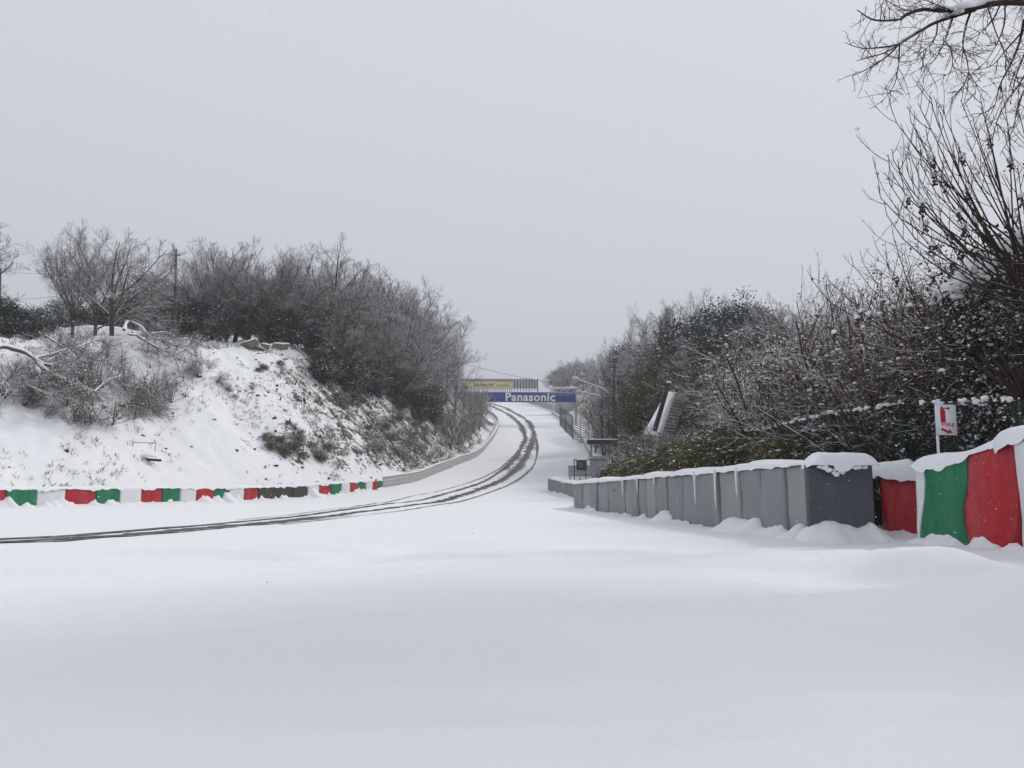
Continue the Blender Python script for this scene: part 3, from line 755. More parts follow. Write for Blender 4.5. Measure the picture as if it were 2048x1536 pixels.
# tall fence and yellow board beyond the bridge
_fa, _fb = at(900, 757, 385), at(1078, 757, 345)
def fence_pt(px, py):
    k = (px - 1024) / F / CP; d = _fb - _fa                   # where the column meets the straight fence line
    t = (k * _fa.y - _fa.x) / (d.x - k * d.y)
    return at(px, py, _fa.y + d.y * t)
ff = empty('tall_fence', (0, 370, 0), 'tall grey fence with dark posts standing beyond the blue bridge', 'fence')
pxs = [1075, 1069.5, 1064, 1058.5, 1052.5, 1047, 1041, 1035, 1028.5] + list(np.arange(1023.5, 900, -4.0))
for i, p in enumerate(pxs):
    t_ = fence_pt(p, 757.5); zg = H1(t_.x, t_.y); g = Geo(); g.box((t_.x, t_.y, (t_.z + zg) / 2 - .3), (.36 if i else .6, .3, t_.z - zg + .8)); parent_keep(g.obj('post', M['post_dark']), ff)
    if i < len(pxs) - 1:
        t2 = fence_pt(pxs[i + 1], 757.5); g = Geo()
        lo = fence_pt(p, 776.5).z
        a, b = t_ + Vector((0, .3, 0)), t2 + Vector((0, .3, 0))
        g.add([(a.x, a.y, lo), (b.x, b.y, lo), (b.x, b.y, b.z - .1), (a.x, a.y, a.z - .1), (a.x, a.y + .1, lo), (b.x, b.y + .1, lo), (b.x, b.y + .1, b.z - .1), (a.x, a.y + .1, a.z - .1)], [[0, 3, 2, 1], [4, 5, 6, 7], [0, 1, 5, 4], [3, 7, 6, 2], [0, 4, 7, 3], [1, 2, 6, 5]])
        parent_keep(g.obj('panel', M['fence_grey']), ff)
yb = empty('sponsor_board', (0, 380, 0), 'long yellow sponsor board with slanted black lettering on the tall fence', 'board')
ya, yb2 = fence_pt(915, 769.5) + Vector((0, -1.2, 0)), fence_pt(1027, 770.5) + Vector((0, -1.2, 0))
yx = (yb2 - ya).normalized(); yL = (yb2 - ya).length; Ry = np.array(Matrix((yx, up.cross(yx), up)).transposed())
g = Geo(); g.box((ya + yb2) / 2, (yL, .3, 3.1), Ry); parent_keep(g.obj('panel', M['yellow']), yb)
put_text('lettering', 'DUNLOP', fence_pt(966, 771.2) + Vector((0, -1.75, 0)), yx, up, 'letter_black', yb, size=2.2, bold=.06, shear=.35, spacing=1.05, extrude=.02, sx=1.45)
g = Geo()   # a second line of slanted marks too small to read
for k, w_ in enumerate((.42, .34, .46, .36, .4, .3, .44, .38, .46, .34, .42)):
    q = fence_pt(994 + k * 2.3, 772) + Vector((0, -1.7, 0)); Rs = Ry @ np.array([[1, 0, .35], [0, 1, 0], [0, 0, 1]])
    g.box(q, (w_, .04, .62), Rs)
parent_keep(g.obj('small_marks', M['letter_black']), yb)['kind'] = 'stuff'

# pale hut behind the bridge
hc = at(1129, 789, 226); zg = H1(hc.x, hc.y)
ht = empty('track_building', (hc.x, hc.y, zg), 'small pale building with dark windows behind the end of the blue bridge', 'building')
g = Geo(); z0, z1 = zg - .5, at(1129, 779, 226).z; g.box((hc.x + .2, hc.y + 2.5, (z0 + z1) / 2), (6.6, 5, z1 - z0)); parent_keep(g.obj('wall', M['wall_pale']), ht)
g = Geo(); g.box((hc.x, hc.y + 2.2, z1 + .25), (8.0, 6.4, .55)); rf = parent_keep(g.obj('roof', M['wall_pale']), ht)
parent_keep(snow_cap('snow_cap', [(hc.x - 3.9, hc.y + 2.2, z1 + .5), (hc.x, hc.y + 2.2, z1 + .52), (hc.x + 3.9, hc.y + 2.2, z1 + .5)], 3.1, .25, None, 67, 0, .8), ht)
for px in (1118, 1128, 1140):
    w = at(px, 787.5, 226); g = Geo(); g.box((w.x, hc.y - .02, w.z), (1.05, .08, 1.7)); wf = parent_keep(g.obj('window', M['post_dark']), ht)
    g = Geo(); g.box((w.x, hc.y - .08, w.z), (.85, .06, 1.5)); o = g.obj('pane', M['glass']); o.parent = wf
for px in (1112, 1123, 1134, 1146):
    w = at(px, 790, 226); g = Geo(); g.box((w.x, hc.y - .2, (z0 + z1) / 2), (.3, .3, z1 - z0)); parent_keep(g.obj('column', M['wall_pale']), ht)

# green mesh fence and slat rack on the outside of the bend
gf = empty('mesh_fence', (12, 150, H1(13, 150)), 'green mesh fence standing behind the guard rail on the bend', 'fence')
gl = [at(1120, 848, 172), at(1131, 855, 158), at(1144, 862, 146)]
for i in range(3):
    q = gl[i]; zz = H1(q.x, q.y); hgt = (5.0, 4.7, 4.4)[i]
    g = Geo(); g.box((q.x, q.y, zz + hgt / 2), (.16, .16, hgt + .4)); parent_keep(g.obj('post', M['fence_green']), gf)
    if i < 2:
        r_ = gl[i + 1]; z2 = H1(r_.x, r_.y)
        g = Geo()
        n_ = 15
        for k in range(n_):
            u = (k + .5) / n_; x, y = q.x + (r_.x - q.x) * u, q.y + (r_.y - q.y) * u; zb = zz + (z2 - zz) * u
            g.box((x, y, zb + 2.3), (.05, .22, 4.4))
        o = g.obj('mesh_panel', M['fence_green']); o['kind'] = 'stuff'; parent_keep(o, gf)
sr = empty('slat_rack', (16, 140, H1(16, 140)), 'rack of horizontal slats with snow on each slat beside the green mesh fence', 'fence')
s0, s1_ = at(1146, 862, 143), at(1178, 868, 132)
for k in range(10):
    z_ = .35 + k * .42
    a, b = Vector((s0.x, s0.y, H1(s0.x, s0.y) + z_)), Vector((s1_.x, s1_.y, H1(s1_.x, s1_.y) + z_ * .92))
    g = Geo(); g.tube([a, (a + b) / 2 + Vector((0, 0, .03)), b], .07, 5); sl = parent_keep(g.obj('slat', M['fence_dark'], None, True), sr)
    g = Geo(); g.tube([a + Vector((0, -.02, .1)), (a + b) / 2 + Vector((0, -.02, .13)), b + Vector((0, -.02, .1))], [.05, .07, .05], 6); o = g.obj('snow_line', M['snow'], None, True); parent_keep(o, sl)
for u in (0, .5, 1):
    q = s0.lerp(s1_, u); g = Geo(); g.box((q.x, q.y + .1, H1(q.x, q.y) + 2.2), (.14, .14, 4.6)); parent_keep(g.obj('post', M['fence_dark']), sr)

# marshal post with steel rails and a dark board
mp_ = at(1205, 915, 88); mz = H1(mp_.x, mp_.y)
mb = empty('marshal_post', (mp_.x, mp_.y, mz), 'small open marshal post with snowy navy roof behind the guard rails', 'hut')
r0, r1 = at(1176.5, 883.5, 88), at(1237, 884, 88)
g = Geo(); g.box(((r0.x + r1.x) / 2, 89, r0.z + .02), (r1.x - r0.x, 2.4, .42)); parent_keep(g.obj('roof', M['navy']), mb)
parent_keep(snow_cap('snow_cap', [(r0.x + .05, 89, r0.z + .22), ((r0.x + r1.x) / 2, 89, r0.z + .22), (r1.x, 89, r0.z + .22)], 1.2, .16, None, 68, .0, .3), mb)
for px in (1182, 1232):
    for dy in (88.1, 90):
        q = at(px, 900, dy); g = Geo(); g.box((q.x, dy, (mz + r0.z) / 2), (.13, .13, r0.z - mz)); parent_keep(g.obj('post', M['fence_dark']), mb)
fl = at(1207, 913, 88); g = Geo(); g.box((fl.x, 89, fl.z), (r1.x - r0.x - .4, 2.2, .14)); parent_keep(g.obj('platform', M['steel']), mb)
sg = empty('steel_barrier', (8.5, 84, H1(8.5, 84)), 'stacked grey steel rails in front of the marshal post', 'guard rail')
def rail_plate(pxa, pxb, pya, pyb, Y, name='rail', mat='steel'):
    a, b = at(pxa, pya, Y), at(pxb, pyb, Y)
    g = Geo(); prof = [(0, a.z), (-.05, a.z - (a.z - b.z) * .15), (-.05, a.z - (a.z - b.z) * .38), (0, (a.z + b.z) / 2), (-.05, a.z - (a.z - b.z) * .62), (-.05, a.z - (a.z - b.z) * .85), (0, b.z), (.04, b.z), (.04, a.z)]
    V = [(x, Y + o_, z) for x in (a.x, b.x) for o_, z in prof]; n_ = len(prof)
    g.add(V, [[i, (i + 1) % n_, n_ + (i + 1) % n_, n_ + i] for i in range(n_)]); parent_keep(g.obj(name, M[mat]), sg)
for k in range(3): rail_plate(1136.5, 1216, 931 + k * 7.6, 938 + k * 7.6, 84)
for k in range(4): rail_plate(1180, 1216, 913.5 + k * 5, 918 + k * 5, 85.5)
for px in (1140, 1160, 1185, 1214):
    q = at(px, 935, 84.2); zz = H1(q.x, 84.2); tz = at(px, 916 if px > 1180 else 931, 84.2).z; g = Geo(); g.box((q.x, 84.25, (zz + tz) / 2 - .2), (.12, .12, tz - zz + .4)); parent_keep(g.obj('post', M['steel']), sg)
dbp = at(1163, 930, 83); db = empty('signal_board', (dbp.x, 83, H1(dbp.x, 83)), 'square brown board in a thick dark frame hung on the steel rails', 'board')
g = Geo(); g.box((dbp.x, 83, dbp.z), (1.08, .3, 1.06)); fr = parent_keep(g.obj('frame', M['black']), db)
g = Geo(); g.box((dbp.x, 82.83, dbp.z), (.86, .04, .84)); parent_keep(g.obj('face', M['brown_board']), db)
parent_keep(snow_cap('snow_cap', [(dbp.x - .55, 83, dbp.z + .52), (dbp.x, 83, dbp.z + .53), (dbp.x + .55, 83, dbp.z + .52)], .16, .12, None, 69, 0, .1), db)
g = Geo(); a, b, c_ = at(1148.5, 931, 83.4), at(1148.5, 918.5, 83.4), at(1214, 920.5, 83.4); g.tube([a, b], .06, 6); g.tube([b, c_], .05, 6); parent_keep(g.obj('hanger', M['black']), db)
for u in (.12, .9):
    q = at(1148.5, 931, 83.4) if u < .5 else at(1172, 940, 83.4); g = Geo(); g.tube([(q.x, 83.5, q.z), (q.x, 83.5, H1(q.x, 83.5) - .2)], .05, 6); parent_keep(g.obj('stand', M['black']), db)

# ------------------------------------------------------------------ trees
def vrand(r): 
    while True:
        v = Vector((r.uniform(-1, 1), r.uniform(-1, 1), r.uniform(-1, 1)))
        if .05 < v.length < 1: return v.normalized()
def turn(d, ang, r):
    a = d.cross(vrand(r))
    if a.length < 1e-3: a = Vector((1, 0, 0))
    return (Matrix.Rotation(ang, 3, a.normalized()) @ d).normalized()
def grow(r, p, d, L, rad, lvl, spec, out, tips):
    sp = spec[lvl]; ns = sp['seg']
    pts, rr = [p.copy()], [rad]; dirs = [d.copy()]
    tip = sp.get('tip', .35)
    for i in range(ns):
        d = (d + vrand(r) * sp['jit'] + Vector((0, 0, sp['up']))).normalized()
        p = p + d * (L / ns); pts.append(p.copy()); dirs.append(d.copy()); rr.append(rad * (1 - (1 - tip) * (i + 1) / ns))
    out[min(lvl, len(out) - 1)].add(pts, rr, sp['n'])
    if lvl >= 1: tips.append((pts[-1], rr[-1], lvl)); tips.append((pts[ns // 2], rr[ns // 2], lvl))
    if lvl + 1 < len(spec):
        c = spec[lvl + 1]; n = c['k'] if isinstance(c['k'], int) else r.randint(*c['k'])
        for j in range(n):
            t = c['start'] + (1 - c['start']) * (j + r.random()) / n
            x = t * ns; i = min(int(x), ns - 1); f = x - i
            q = pts[i].lerp(pts[i + 1], f); rq = rr[i] + (rr[i + 1] - rr[i]) * f
            nd = turn(dirs[i + 1], math.radians(r.uniform(*c['ang'])), r)
            nl = L * r.uniform(*c['len']) * (1 - c.get('fall', .45) * (t - c['start']))
            grow(r, q, nd, nl, max(c.get('rmin', .004), min(rq * .85, rq * c['rad'])), lvl + 1, spec, out, tips)

BARE = [dict(seg=6, jit=.10, up=.10, n=7, tip=.5),
        dict(k=(7, 9), start=.20, ang=(25, 62), len=(.75, 1.1), rad=.55, seg=6, jit=.15, up=.09, n=6, fall=.45),
        dict(k=(7, 8), start=.22, ang=(22, 55), len=(.40, .60), rad=.5, seg=4, jit=.18, up=.05, n=4, rmin=.014),
        dict(k=(7, 8), start=.12, ang=(25, 60), len=(.40, .62), rad=.55, seg=3, jit=.2, up=.05, n=3, rmin=.010),
        dict(k=(6, 8), start=.10, ang=(25, 65), len=(.45, .75), rad=.6, seg=2, jit=.22, up=.04, n=3, rmin=.0075, tip=.5)]
VASE = [dict(seg=4, jit=.08, up=.08, n=7, tip=.75),
        dict(k=(9, 11), start=.35, ang=(12, 66), len=(1.4, 2.0), rad=.48, seg=7, jit=.14, up=.045, n=6, fall=.15),
        dict(k=(7, 8), start=.22, ang=(22, 58), len=(.34, .54), rad=.5, seg=4, jit=.18, up=.03, n=4, rmin=.012, fall=.5),
        dict(k=(7, 8), start=.12, ang=(25, 62), len=(.42, .62), rad=.55, seg=3, jit=.2, up=.03, n=3, rmin=.008),
        dict(k=(7, 9), start=.10, ang=(25, 68), len=(.45, .75), rad=.6, seg=2, jit=.22, up=.03, n=3, rmin=.0055, tip=.5)]
SHRUB = [dict(seg=3, jit=.1, up=.1, n=5, tip=.8),
         dict(k=(11, 15), start=.2, ang=(12, 50), len=(2.6, 4.0), rad=.55, seg=6, jit=.14, up=.06, n=5, fall=.3, rmin=.02),
         dict(k=(7, 9), start=.18, ang=(25, 60), len=(.36, .55), rad=.5, seg=4, jit=.2, up=.05, n=4, rmin=.011),
         dict(k=(6, 8), start=.15, ang=(25, 70), len=(.38, .60), rad=.6, seg=3, jit=.25, up=.03, n=3, rmin=.007, tip=.5)]
FELLED = [dict(seg=6, jit=.14, up=.0, n=7, tip=.5),
          dict(k=(5, 7), start=.25, ang=(20, 50), len=(.5, .8), rad=.6, seg=5, jit=.2, up=-.02, n=6, fall=.5),
          dict(k=(6, 8), start=.2, ang=(25, 60), len=(.42, .62), rad=.55, seg=4, jit=.2, up=.02, n=4, rmin=.016),
          dict(k=(6, 7), start=.1, ang=(25, 70), len=(.4, .6), rad=.6, seg=3, jit=.22, up=.0, n=3, rmin=.011),
          dict(k=(5, 7), start=.1, ang=(25, 70), len=(.45, .7), rad=.65, seg=2, jit=.22, up=.0, n=3, rmin=.009, tip=.5)]
def top_of(me):
    co = np.empty(len(me.vertices) * 3, np.float32); me.vertices.foreach_get('co', co); return float(np.percentile(co[2::3], 99.6))
def proto_bare(seed, L=5.2, rad=.17, spec=BARE, bark='bark', snow=0, d=Vector((0, 0, 1)), snow_r=(.05, .12), leaves=0, lmat='leaf_brown', z0=-.3):
    r = random.Random(seed); out = [Tubes(), Tubes()]; tips = []
    # the trunk and its first limbs are the trunk part, the rest the crown
    o2 = [out[0], out[0], out[1]]
    class Sel(list): pass
    grow(r, Vector((0, 0, z0)), d, L, rad, 0, spec, o2, tips)
    parts = [('trunk', out[0].mesh('trunk'), 'trunk' if bark == 'bark' else bark), ('crown', out[1].mesh('crown'), bark)]
    g = np.random.default_rng(seed)
    if leaves:
        c = np.array([tuple(t[0]) for t in tips if t[2] >= 2]); c = c[g.integers(0, len(c), leaves)] + g.normal(size=(leaves, 3)) * .08
        v, f = cards(c, g.normal(size=(leaves, 3)) + (0, 0, -.6), g.uniform(.03, .07, leaves), g.uniform(.02, .045, leaves), g)
        parts.append(('leaves', mesh_np('leaves', v, [f], False), lmat))
    if snow:
        c = np.array([tuple(t[0]) for t in tips if 1 <= t[2] <= 3]); c = c[g.integers(0, len(c), snow)] + g.normal(size=(snow, 3)) * .02
        v, f = blobs(c, g.uniform(snow_r[0], snow_r[1], snow) * g.uniform(.5, 1, snow), g, .65)
        parts.append(('snow_clumps', mesh_np('snow_clumps', v, [f]), 'snow'))
    return parts, max(top_of(p[1]) for p in parts[:2])
def proto_leafy(seed, h, w, n_cl, n_leaf, leaf, mat, snow=40, shape='round', low=.12, snow_sz=.026):
    g = np.random.default_rng(seed); r = random.Random(seed)
    c = []
    while len(c) < n_cl:
        q = g.uniform(-1, 1, 3)
        if shape == 'cone':
            z = (q[2] + 1) / 2; rr = (1 - z) ** .6 * .92 + .08
            rad_ = math.hypot(q[0], q[1])
            if rad_ > rr or rad_ < rr * .45: continue
            c.append((q[0] * w / 2, q[1] * w / 2, h * (low + (1 - low) * z)))
        else:
            m = np.linalg.norm(q)
            if m > 1 or m < .45: continue
            z = (q[2] + 1) / 2
            c.append((q[0] * w / 2 * (1.0 - .25 * z), q[1] * w / 2 * (1.0 - .25 * z), h * (low + (1 - low) * z)))
    c = np.array(c); c[:, :2] += g.normal(size=(n_cl, 2)) * w * .04
    cr = g.uniform(.5, 1.15, n_cl) * w * .10
    k = g.integers(0, n_cl, n_leaf)
    off = g.normal(size=(n_leaf, 3)) * cr[k][:, None] * (1, 1, .62)
    pos = c[k] + off
    if shape == 'bamboo': dirs = off * (1, 1, .3) + (0, 0, -.25) + g.normal(size=(n_leaf, 3)) * .25
    else: dirs = off + g.normal(size=(n_leaf, 3)) * cr[k][:, None]
    ln = g.uniform(.7, 1.3, n_leaf) * leaf[0]; wd_ = g.uniform(.7, 1.3, n_leaf) * leaf[1]
    v, f = cards(pos, dirs, ln, wd_, g)
    tb = Tubes()
    for i in range(n_cl):
        a = Vector((c[i][0] * .08, c[i][1] * .08, max(-.2, c[i][2] * .35 - .2))); b = Vector(c[i])
        m = a.lerp(b, .5) + Vector((0, 0, .08 * h)) * r.uniform(-.3, 1)
        tb.add([a, m, b], [.012 * h * .55, .008 * h * .5, .003 * h * .5], 4)
    tb.add([Vector((0, 0, -.4)), Vector((.05, 0, h * .25)), Vector((0, .05, h * .5)), Vector((.03, 0, h * .8))], [.022 * h, .018 * h, .012 * h, .005 * h], 6)
    parts = [('trunk', tb.mesh('trunk'), 'trunk'), ('crown', mesh_np('crown', v, [f], False), mat)]
    if snow:
        i = g.integers(0, n_cl, snow); q = c[i] + g.normal(size=(snow, 3)) * cr[i][:, None] * (.8, .8, .25) + np.stack([0 * cr[i], 0 * cr[i], cr[i] * .55], -1)
        v, f = blobs(q, g.uniform(.35, .9, snow) * w * snow_sz, g, .55); parts.append(('snow_clumps', mesh_np('snow_clumps', v, [f]), 'snow'))
    return parts, h * 1.03

def plant(name, proto, x, y, label, cat, group=None, top=None, sc=None, rz=None, r=random, sxy=1.0, z=None, tilt=None, skip=()):
    parts, ph = proto
    zg = H1(x, y) - .15 if z is None else z
    s = sc if sc is not None else max(.15, (top - zg) / ph)
    o = empty(name, (x, y, zg), label, cat, group, r.uniform(0, 6.28) if rz is None else rz, (s * sxy, s * sxy, s))
    if tilt: o.rotation_euler = tilt
    for n, me, m in parts:
        if n in skip: continue
        c = link(n, me, M[m]); c.parent = o
    return o
def plant_px(name, proto, px, py_top, Y, label, cat, group=None, **kw):
    p = at(px, py_top, Y); x = p.x
    return plant(name, proto, x, Y, label, cat, group, top=p.z, **kw)

BT = [proto_bare(s, 4.2) for s in (11, 12, 13, 14)]
BT += [proto_bare(s, 3.6, .17) for s in (15, 16)]
VT = [proto_bare(s, 2.3, .115, VASE) for s in (17, 18, 19, 20)]
TT = VT + [BT[0], BT[3]]
EV = [proto_leafy(21, 6, 5.5, 90, 9000, (.24, .12), 'leaf_dark', 70), proto_leafy(22, 6, 4.4, 70, 8000, (.24, .12), 'leaf_dark', 45), proto_leafy(23, 6, 6.5, 90, 9000, (.22, .12), 'leaf_dark', 90)]
PINE = proto_leafy(24, 11, 6.0, 130, 12000, (.30, .09), 'leaf_pine', 90, 'cone')
BAM = [proto_leafy(25, 7, 4.6, 80, 9000, (.36, .06), 'leaf_olive', 50, 'bamboo'), proto_leafy(26, 3.2, 2.6, 90, 9000, (.22, .034), 'leaf_olive', 34, 'bamboo', .05), proto_leafy(27, 3.2, 3.0, 100, 9500, (.22, .034), 'leaf_olive', 40, 'bamboo', .05)]
SH = [proto_bare(31, 1.1, .09, SHRUB, 'bark_brown', 240, leaves=900, snow_r=(.012, .05)), proto_bare(32, 1.1, .09, SHRUB, 'bark_brown', 200, leaves=400, snow_r=(.012, .055)), proto_bare(33, 1.2, .10, SHRUB, 'bark_brown', 260, leaves=2200, snow_r=(.012, .045))]
EVO = proto_leafy(30, 3.2, 2.8, 80, 8000, (.10, .045), 'leaf_olive', 110, snow_sz=.016)
EVN = [proto_leafy(28, 3.2, 3.0, 90, 11000, (.085, .045), 'leaf_ivy', 160, snow_sz=.016), proto_leafy(29, 3.2, 2.5, 70, 9000, (.085, .045), 'leaf_dark', 120, snow_sz=.018)]
SHG = [proto_bare(34, 1.0, .08, SHRUB, 'bark', 120, snow_r=(.02, .06)), proto_bare(35, 1.0, .08, SHRUB, 'bark', 80, snow_r=(.02, .06))]

# ---- wood on the bank
R1 = random.Random(4)
LW = 'trees of the wood above the cut bank'
plant_px('bare_tree', VT[0], 240, 452, 67, 'tall bare tree with red-brown base standing alone on the bank beside the utility pole', 'tree', rz=.6, sxy=1.05)
plant_px('bare_tree', VT[1], 160, 478, 69.5, 'slimmer bare tree leaning away from the tall lone tree on the bank', 'tree', rz=2.2, sxy=.95)
plant_px('bare_tree', VT[2], 205, 470, 71, 'many-branched bare tree close behind the tall lone tree on the bank', 'tree', rz=4.0, sxy=1.0)
plant_px('bare_tree', BT[2], -55, 440, 66, 'bare tree with only its outer twigs in view above the felled trees', 'tree', rz=1.0)
def lzone(px): return 'behind the vine-tangled pole' if px < 470 else 'above the heap of boards' if px < 670 else 'on the shoulder of the bank beyond the cut' if px < 830 else 'at the end of the wood above the guard rail'
for px, py, Y in ((385, 525, 86), (432, 488, 88), (478, 484, 91), (530, 507, 88), (585, 497, 90), (625, 520, 93), (655, 499, 92), (690, 555, 97), (722, 575, 104), (762, 543, 110), (803, 552, 116), (842, 575, 121), (868, 602, 127), (887, 640, 133), (905, 680, 139), (921, 718, 146), (933, 750, 153), (944, 778, 163),
                  (410, 560, 88), (505, 530, 97), (560, 530, 99), (600, 560, 96), (660, 570, 98), (735, 610, 100), (780, 600, 106), (825, 620, 112), (855, 655, 117), (880, 695, 124), (900, 735, 131), (918, 770, 138), (935, 795, 148),
                  (460, 520, 92), (700, 590, 92), (640, 560, 95), (555, 590, 95), (500, 570, 93), (745, 570, 118), (790, 570, 124), (820, 575, 128), (715, 640, 95), (760, 660, 99), (800, 670, 104), (835, 700, 109), (865, 740, 114), (620, 630, 94), (952, 770, 150), (960, 792, 155), (962, 780, 162), (945, 800, 142), (580, 515, 102), (450, 505, 98), (770, 560, 122), (675, 530, 100)):
    low = py > 600 and Y < 118
    wd_f = float(np.interp(px, [780, 860, 960], [1, .85, .75])); px = px - float(np.interp(px, [780, 860, 900, 960], [0, 12, 14, 0]))
    plant_px('bare_tree', TT[R1.randrange(6)], px, py, Y, ('shorter' if low else 'tall') + ' bare grey snow-dusted tree ' + lzone(px), 'tree', LW, r=R1, sxy=R1.uniform(1.0, 1.3) * wd_f)
for px, py, Y, k in ((20, 598, 64, 0), (70, 618, 65, 2), (-25, 610, 63, 1)):
    plant_px('evergreen_bush', EV[k], px, py, Y, 'dark evergreen bush behind the felled trees on the bank', 'bush', 'dark evergreens behind the felled trees', r=R1, sxy=1.1)
for px, py, Y, k in ((130, 600, 90, 2), (165, 620, 84, 0), (205, 600, 88, 1), (270, 590, 86, 2), (310, 553, 92, 0), (345, 560, 96, 1), (372, 590, 86, 2), (300, 620, 80, 0)):
    plant_px('evergreen_tree', EV[k], px, py, Y, 'dull evergreen behind the lone tree and the utility pole', 'tree', 'evergreens behind the lone tree', r=R1, sxy=1.25)
for px, py, Y, k in ((440, 620, 85, 0), (490, 615, 88, 1), (540, 620, 90, 2), (590, 630, 90, 0), (640, 640, 93, 1), (690, 650, 97, 2), (700, 585, 104, 0), (735, 690, 101, 1), (775, 690, 106, 2), (812, 725, 109, 0), (845, 760, 114, 2), (650, 690, 86, 1), (705, 715, 92, 0), (755, 745, 98, 2), (800, 785, 104, 1), (840, 815, 109, 0), (872, 805, 118, 1)):
    plant_px('evergreen_tree', EV[k], px, py, Y, 'dark evergreen among the bare trees ' + lzone(px), 'tree', 'evergreens among the bare trees above the cut bank', r=R1, sxy=R1.uniform(.9, 1.25))
for px, py, Y in ((890, 820, 116), (905, 800, 121), (915, 835, 118), (930, 815, 128), (945, 815, 140), (870, 845, 111), (850, 855, 106), (900, 850, 112), (950, 800, 150), (958, 822, 146), (948, 835, 138), (940, 845, 130), (925, 855, 122), (885, 860, 110), (960, 790, 160), (955, 770, 165)):
    plant_px('bare_shrub', SHG[R1.randrange(2)], px, py, Y, 'bare grey shrub hanging over the guard rail below the wood', 'shrub', 'shrubs below the wood on the bank', r=R1, sxy=1.2)

# ---- brush and felled trees on the bank
def tube_line(tb, pix, Yf, r0, r1, n=7, lift=0.0):
    pts = [at(px, py, Yf(px, py)) + Vector((0, 0, lift)) for px, py in pix]
    c = catmull([tuple(p) for p in pts], .35); rr = np.linspace(r0, r1, len(c)) * (1 + .12 * np.sin(np.arange(len(c)) * 1.3))
    tb.tube(c, rr, n); return c
def lie(px, py): return ground(px, min(py + 30, 900)).y - .7
FL = 'felled trees lying on the bank'
fells = [('broad felled tree with a thick snow-laden limb at the edge of the brush', [[(-30, 700), (4, 692), (23, 696), (51, 704), (76, 721), (91, 729), (122, 732), (140, 748)], [(74, 722), (91, 739), (114, 751), (140, 765), (165, 774), (190, 783)], [(72, 735), (80, 748), (82, 760)]], .24),
         ('felled tree with snow-laden limbs forking upward above the broad felled tree', [[(70, 715), (102, 708), (133, 698), (146, 696), (175, 707)], [(91, 723), (121, 708), (135, 697)], [(150, 696), (180, 684), (200, 680)], [(89, 671), (112, 684), (130, 696)]], .13),
         ('felled tree with an arched snowy branch amid the brush', [[(142, 736), (150, 725), (165, 722), (188, 726), (208, 735)], [(188, 783), (215, 760), (240, 752)]], .10),
         ('thin felled tree lowest on the bank below the broad felled tree', [[(51, 769), (86, 784), (122, 800)], [(0, 770), (12, 764), (20, 775)]], .13),
         ('long felled tree leaning down the slope from the lone tree', [[(248, 660), (256, 643), (281, 652), (305, 674), (366, 696), (391, 711)], [(264, 664), (305, 689), (361, 718)], [(256, 668), (290, 672), (330, 680)], [(300, 668), (330, 664), (350, 672)]], .15)]
for si, (lab, limbs, r0) in enumerate(fells):
    r = random.Random(60 + si); tb = Geo(); tw = Tubes(); tips = []
    b0 = ground(*limbs[0][0]); root = empty('felled_tree', b0, lab, 'felled tree', FL)
    for li, pix in enumerate(limbs):
        c = tube_line(tb, pix, lie, r0 * (1 if li == 0 else .75), r0 * .35)
        for k in range(int(5 + len(c) * .65)):
            i = r.randrange(len(c) // 4, len(c)); d0 = Vector(c[min(i + 1, len(c) - 1)] - c[max(i - 1, 0)]).normalized()
            grow(r, Vector(c[i]), turn(d0, math.radians(r.uniform(20, 75)), r), r.uniform(1.2, 2.8), .035, 0, [dict(seg=4, jit=.2, up=-.03, n=4, tip=.4)] + FELLED[3:], [tw], tips)
    parent_keep(tb.obj('trunk', M['bark_felled'], None, True), root)
    parent_keep(link('crown', tw.mesh('crown'), M['bark']), root)
BRP = [proto_bare(41, 1.0, .08, SHRUB, 'bark', 200, snow_r=(.03, .08)), proto_bare(42, 1.0, .08, SHRUB, 'bark_brown', 150, leaves=900, snow_r=(.03, .08))]
R2 = random.Random(9)
for px, py, s in ((20, 745, .55), (60, 770, .6), (95, 790, .6), (135, 800, .65), (170, 800, .7), (205, 795, .7), (240, 800, .7), (275, 800, .7), (310, 795, .6), (345, 795, .5), (120, 760, .6), (165, 765, .7), (210, 765, .75), (250, 770, .7), (290, 775, .6), (175, 725, .6), (215, 730, .6), (140, 830, .6), (185, 835, .6), (225, 838, .55), (265, 830, .5), (300, 820, .45), (110, 700, .6), (150, 690, .6), (45, 800, .45), (10, 785, .5), (325, 770, .45), (195, 700, .5), (80, 825, .4), (210, 850, .4)):
    p = ground(px, py + 10)
    plant('brush_heap', BRP[R2.randrange(2)], p.x, p.y, 'heap of cut twigs and brush under the felled trees on the bank', 'brush', 'cut brush on the bank', sc=s * 1.15, r=R2, sxy=1.2, tilt=(R2.uniform(.5, 1.25), R2.uniform(-.4, .6), R2.uniform(0, 6.28)), z=p.z - .1)
for px, py, s in ((375, 740, .4), (400, 755, .5), (430, 765, .45), (455, 780, .3), (415, 735, .4), (395, 715, .35), (440, 700, .45), (405, 690, .5), (425, 680, .55), (460, 690, .4), (380, 690, .5), (470, 800, .25)):
    p = ground(px, py)
    plant('brush_heap', BRP[R2.randrange(2)], p.x, p.y, 'heap of snowy cut twigs near the crest of the bank', 'brush', 'cut brush near the crest', sc=s * .95, r=R2, sxy=1.2, tilt=(R2.uniform(.6, 1.3), R2.uniform(-.4, .6), R2.uniform(0, 6.28)), z=p.z - .05)
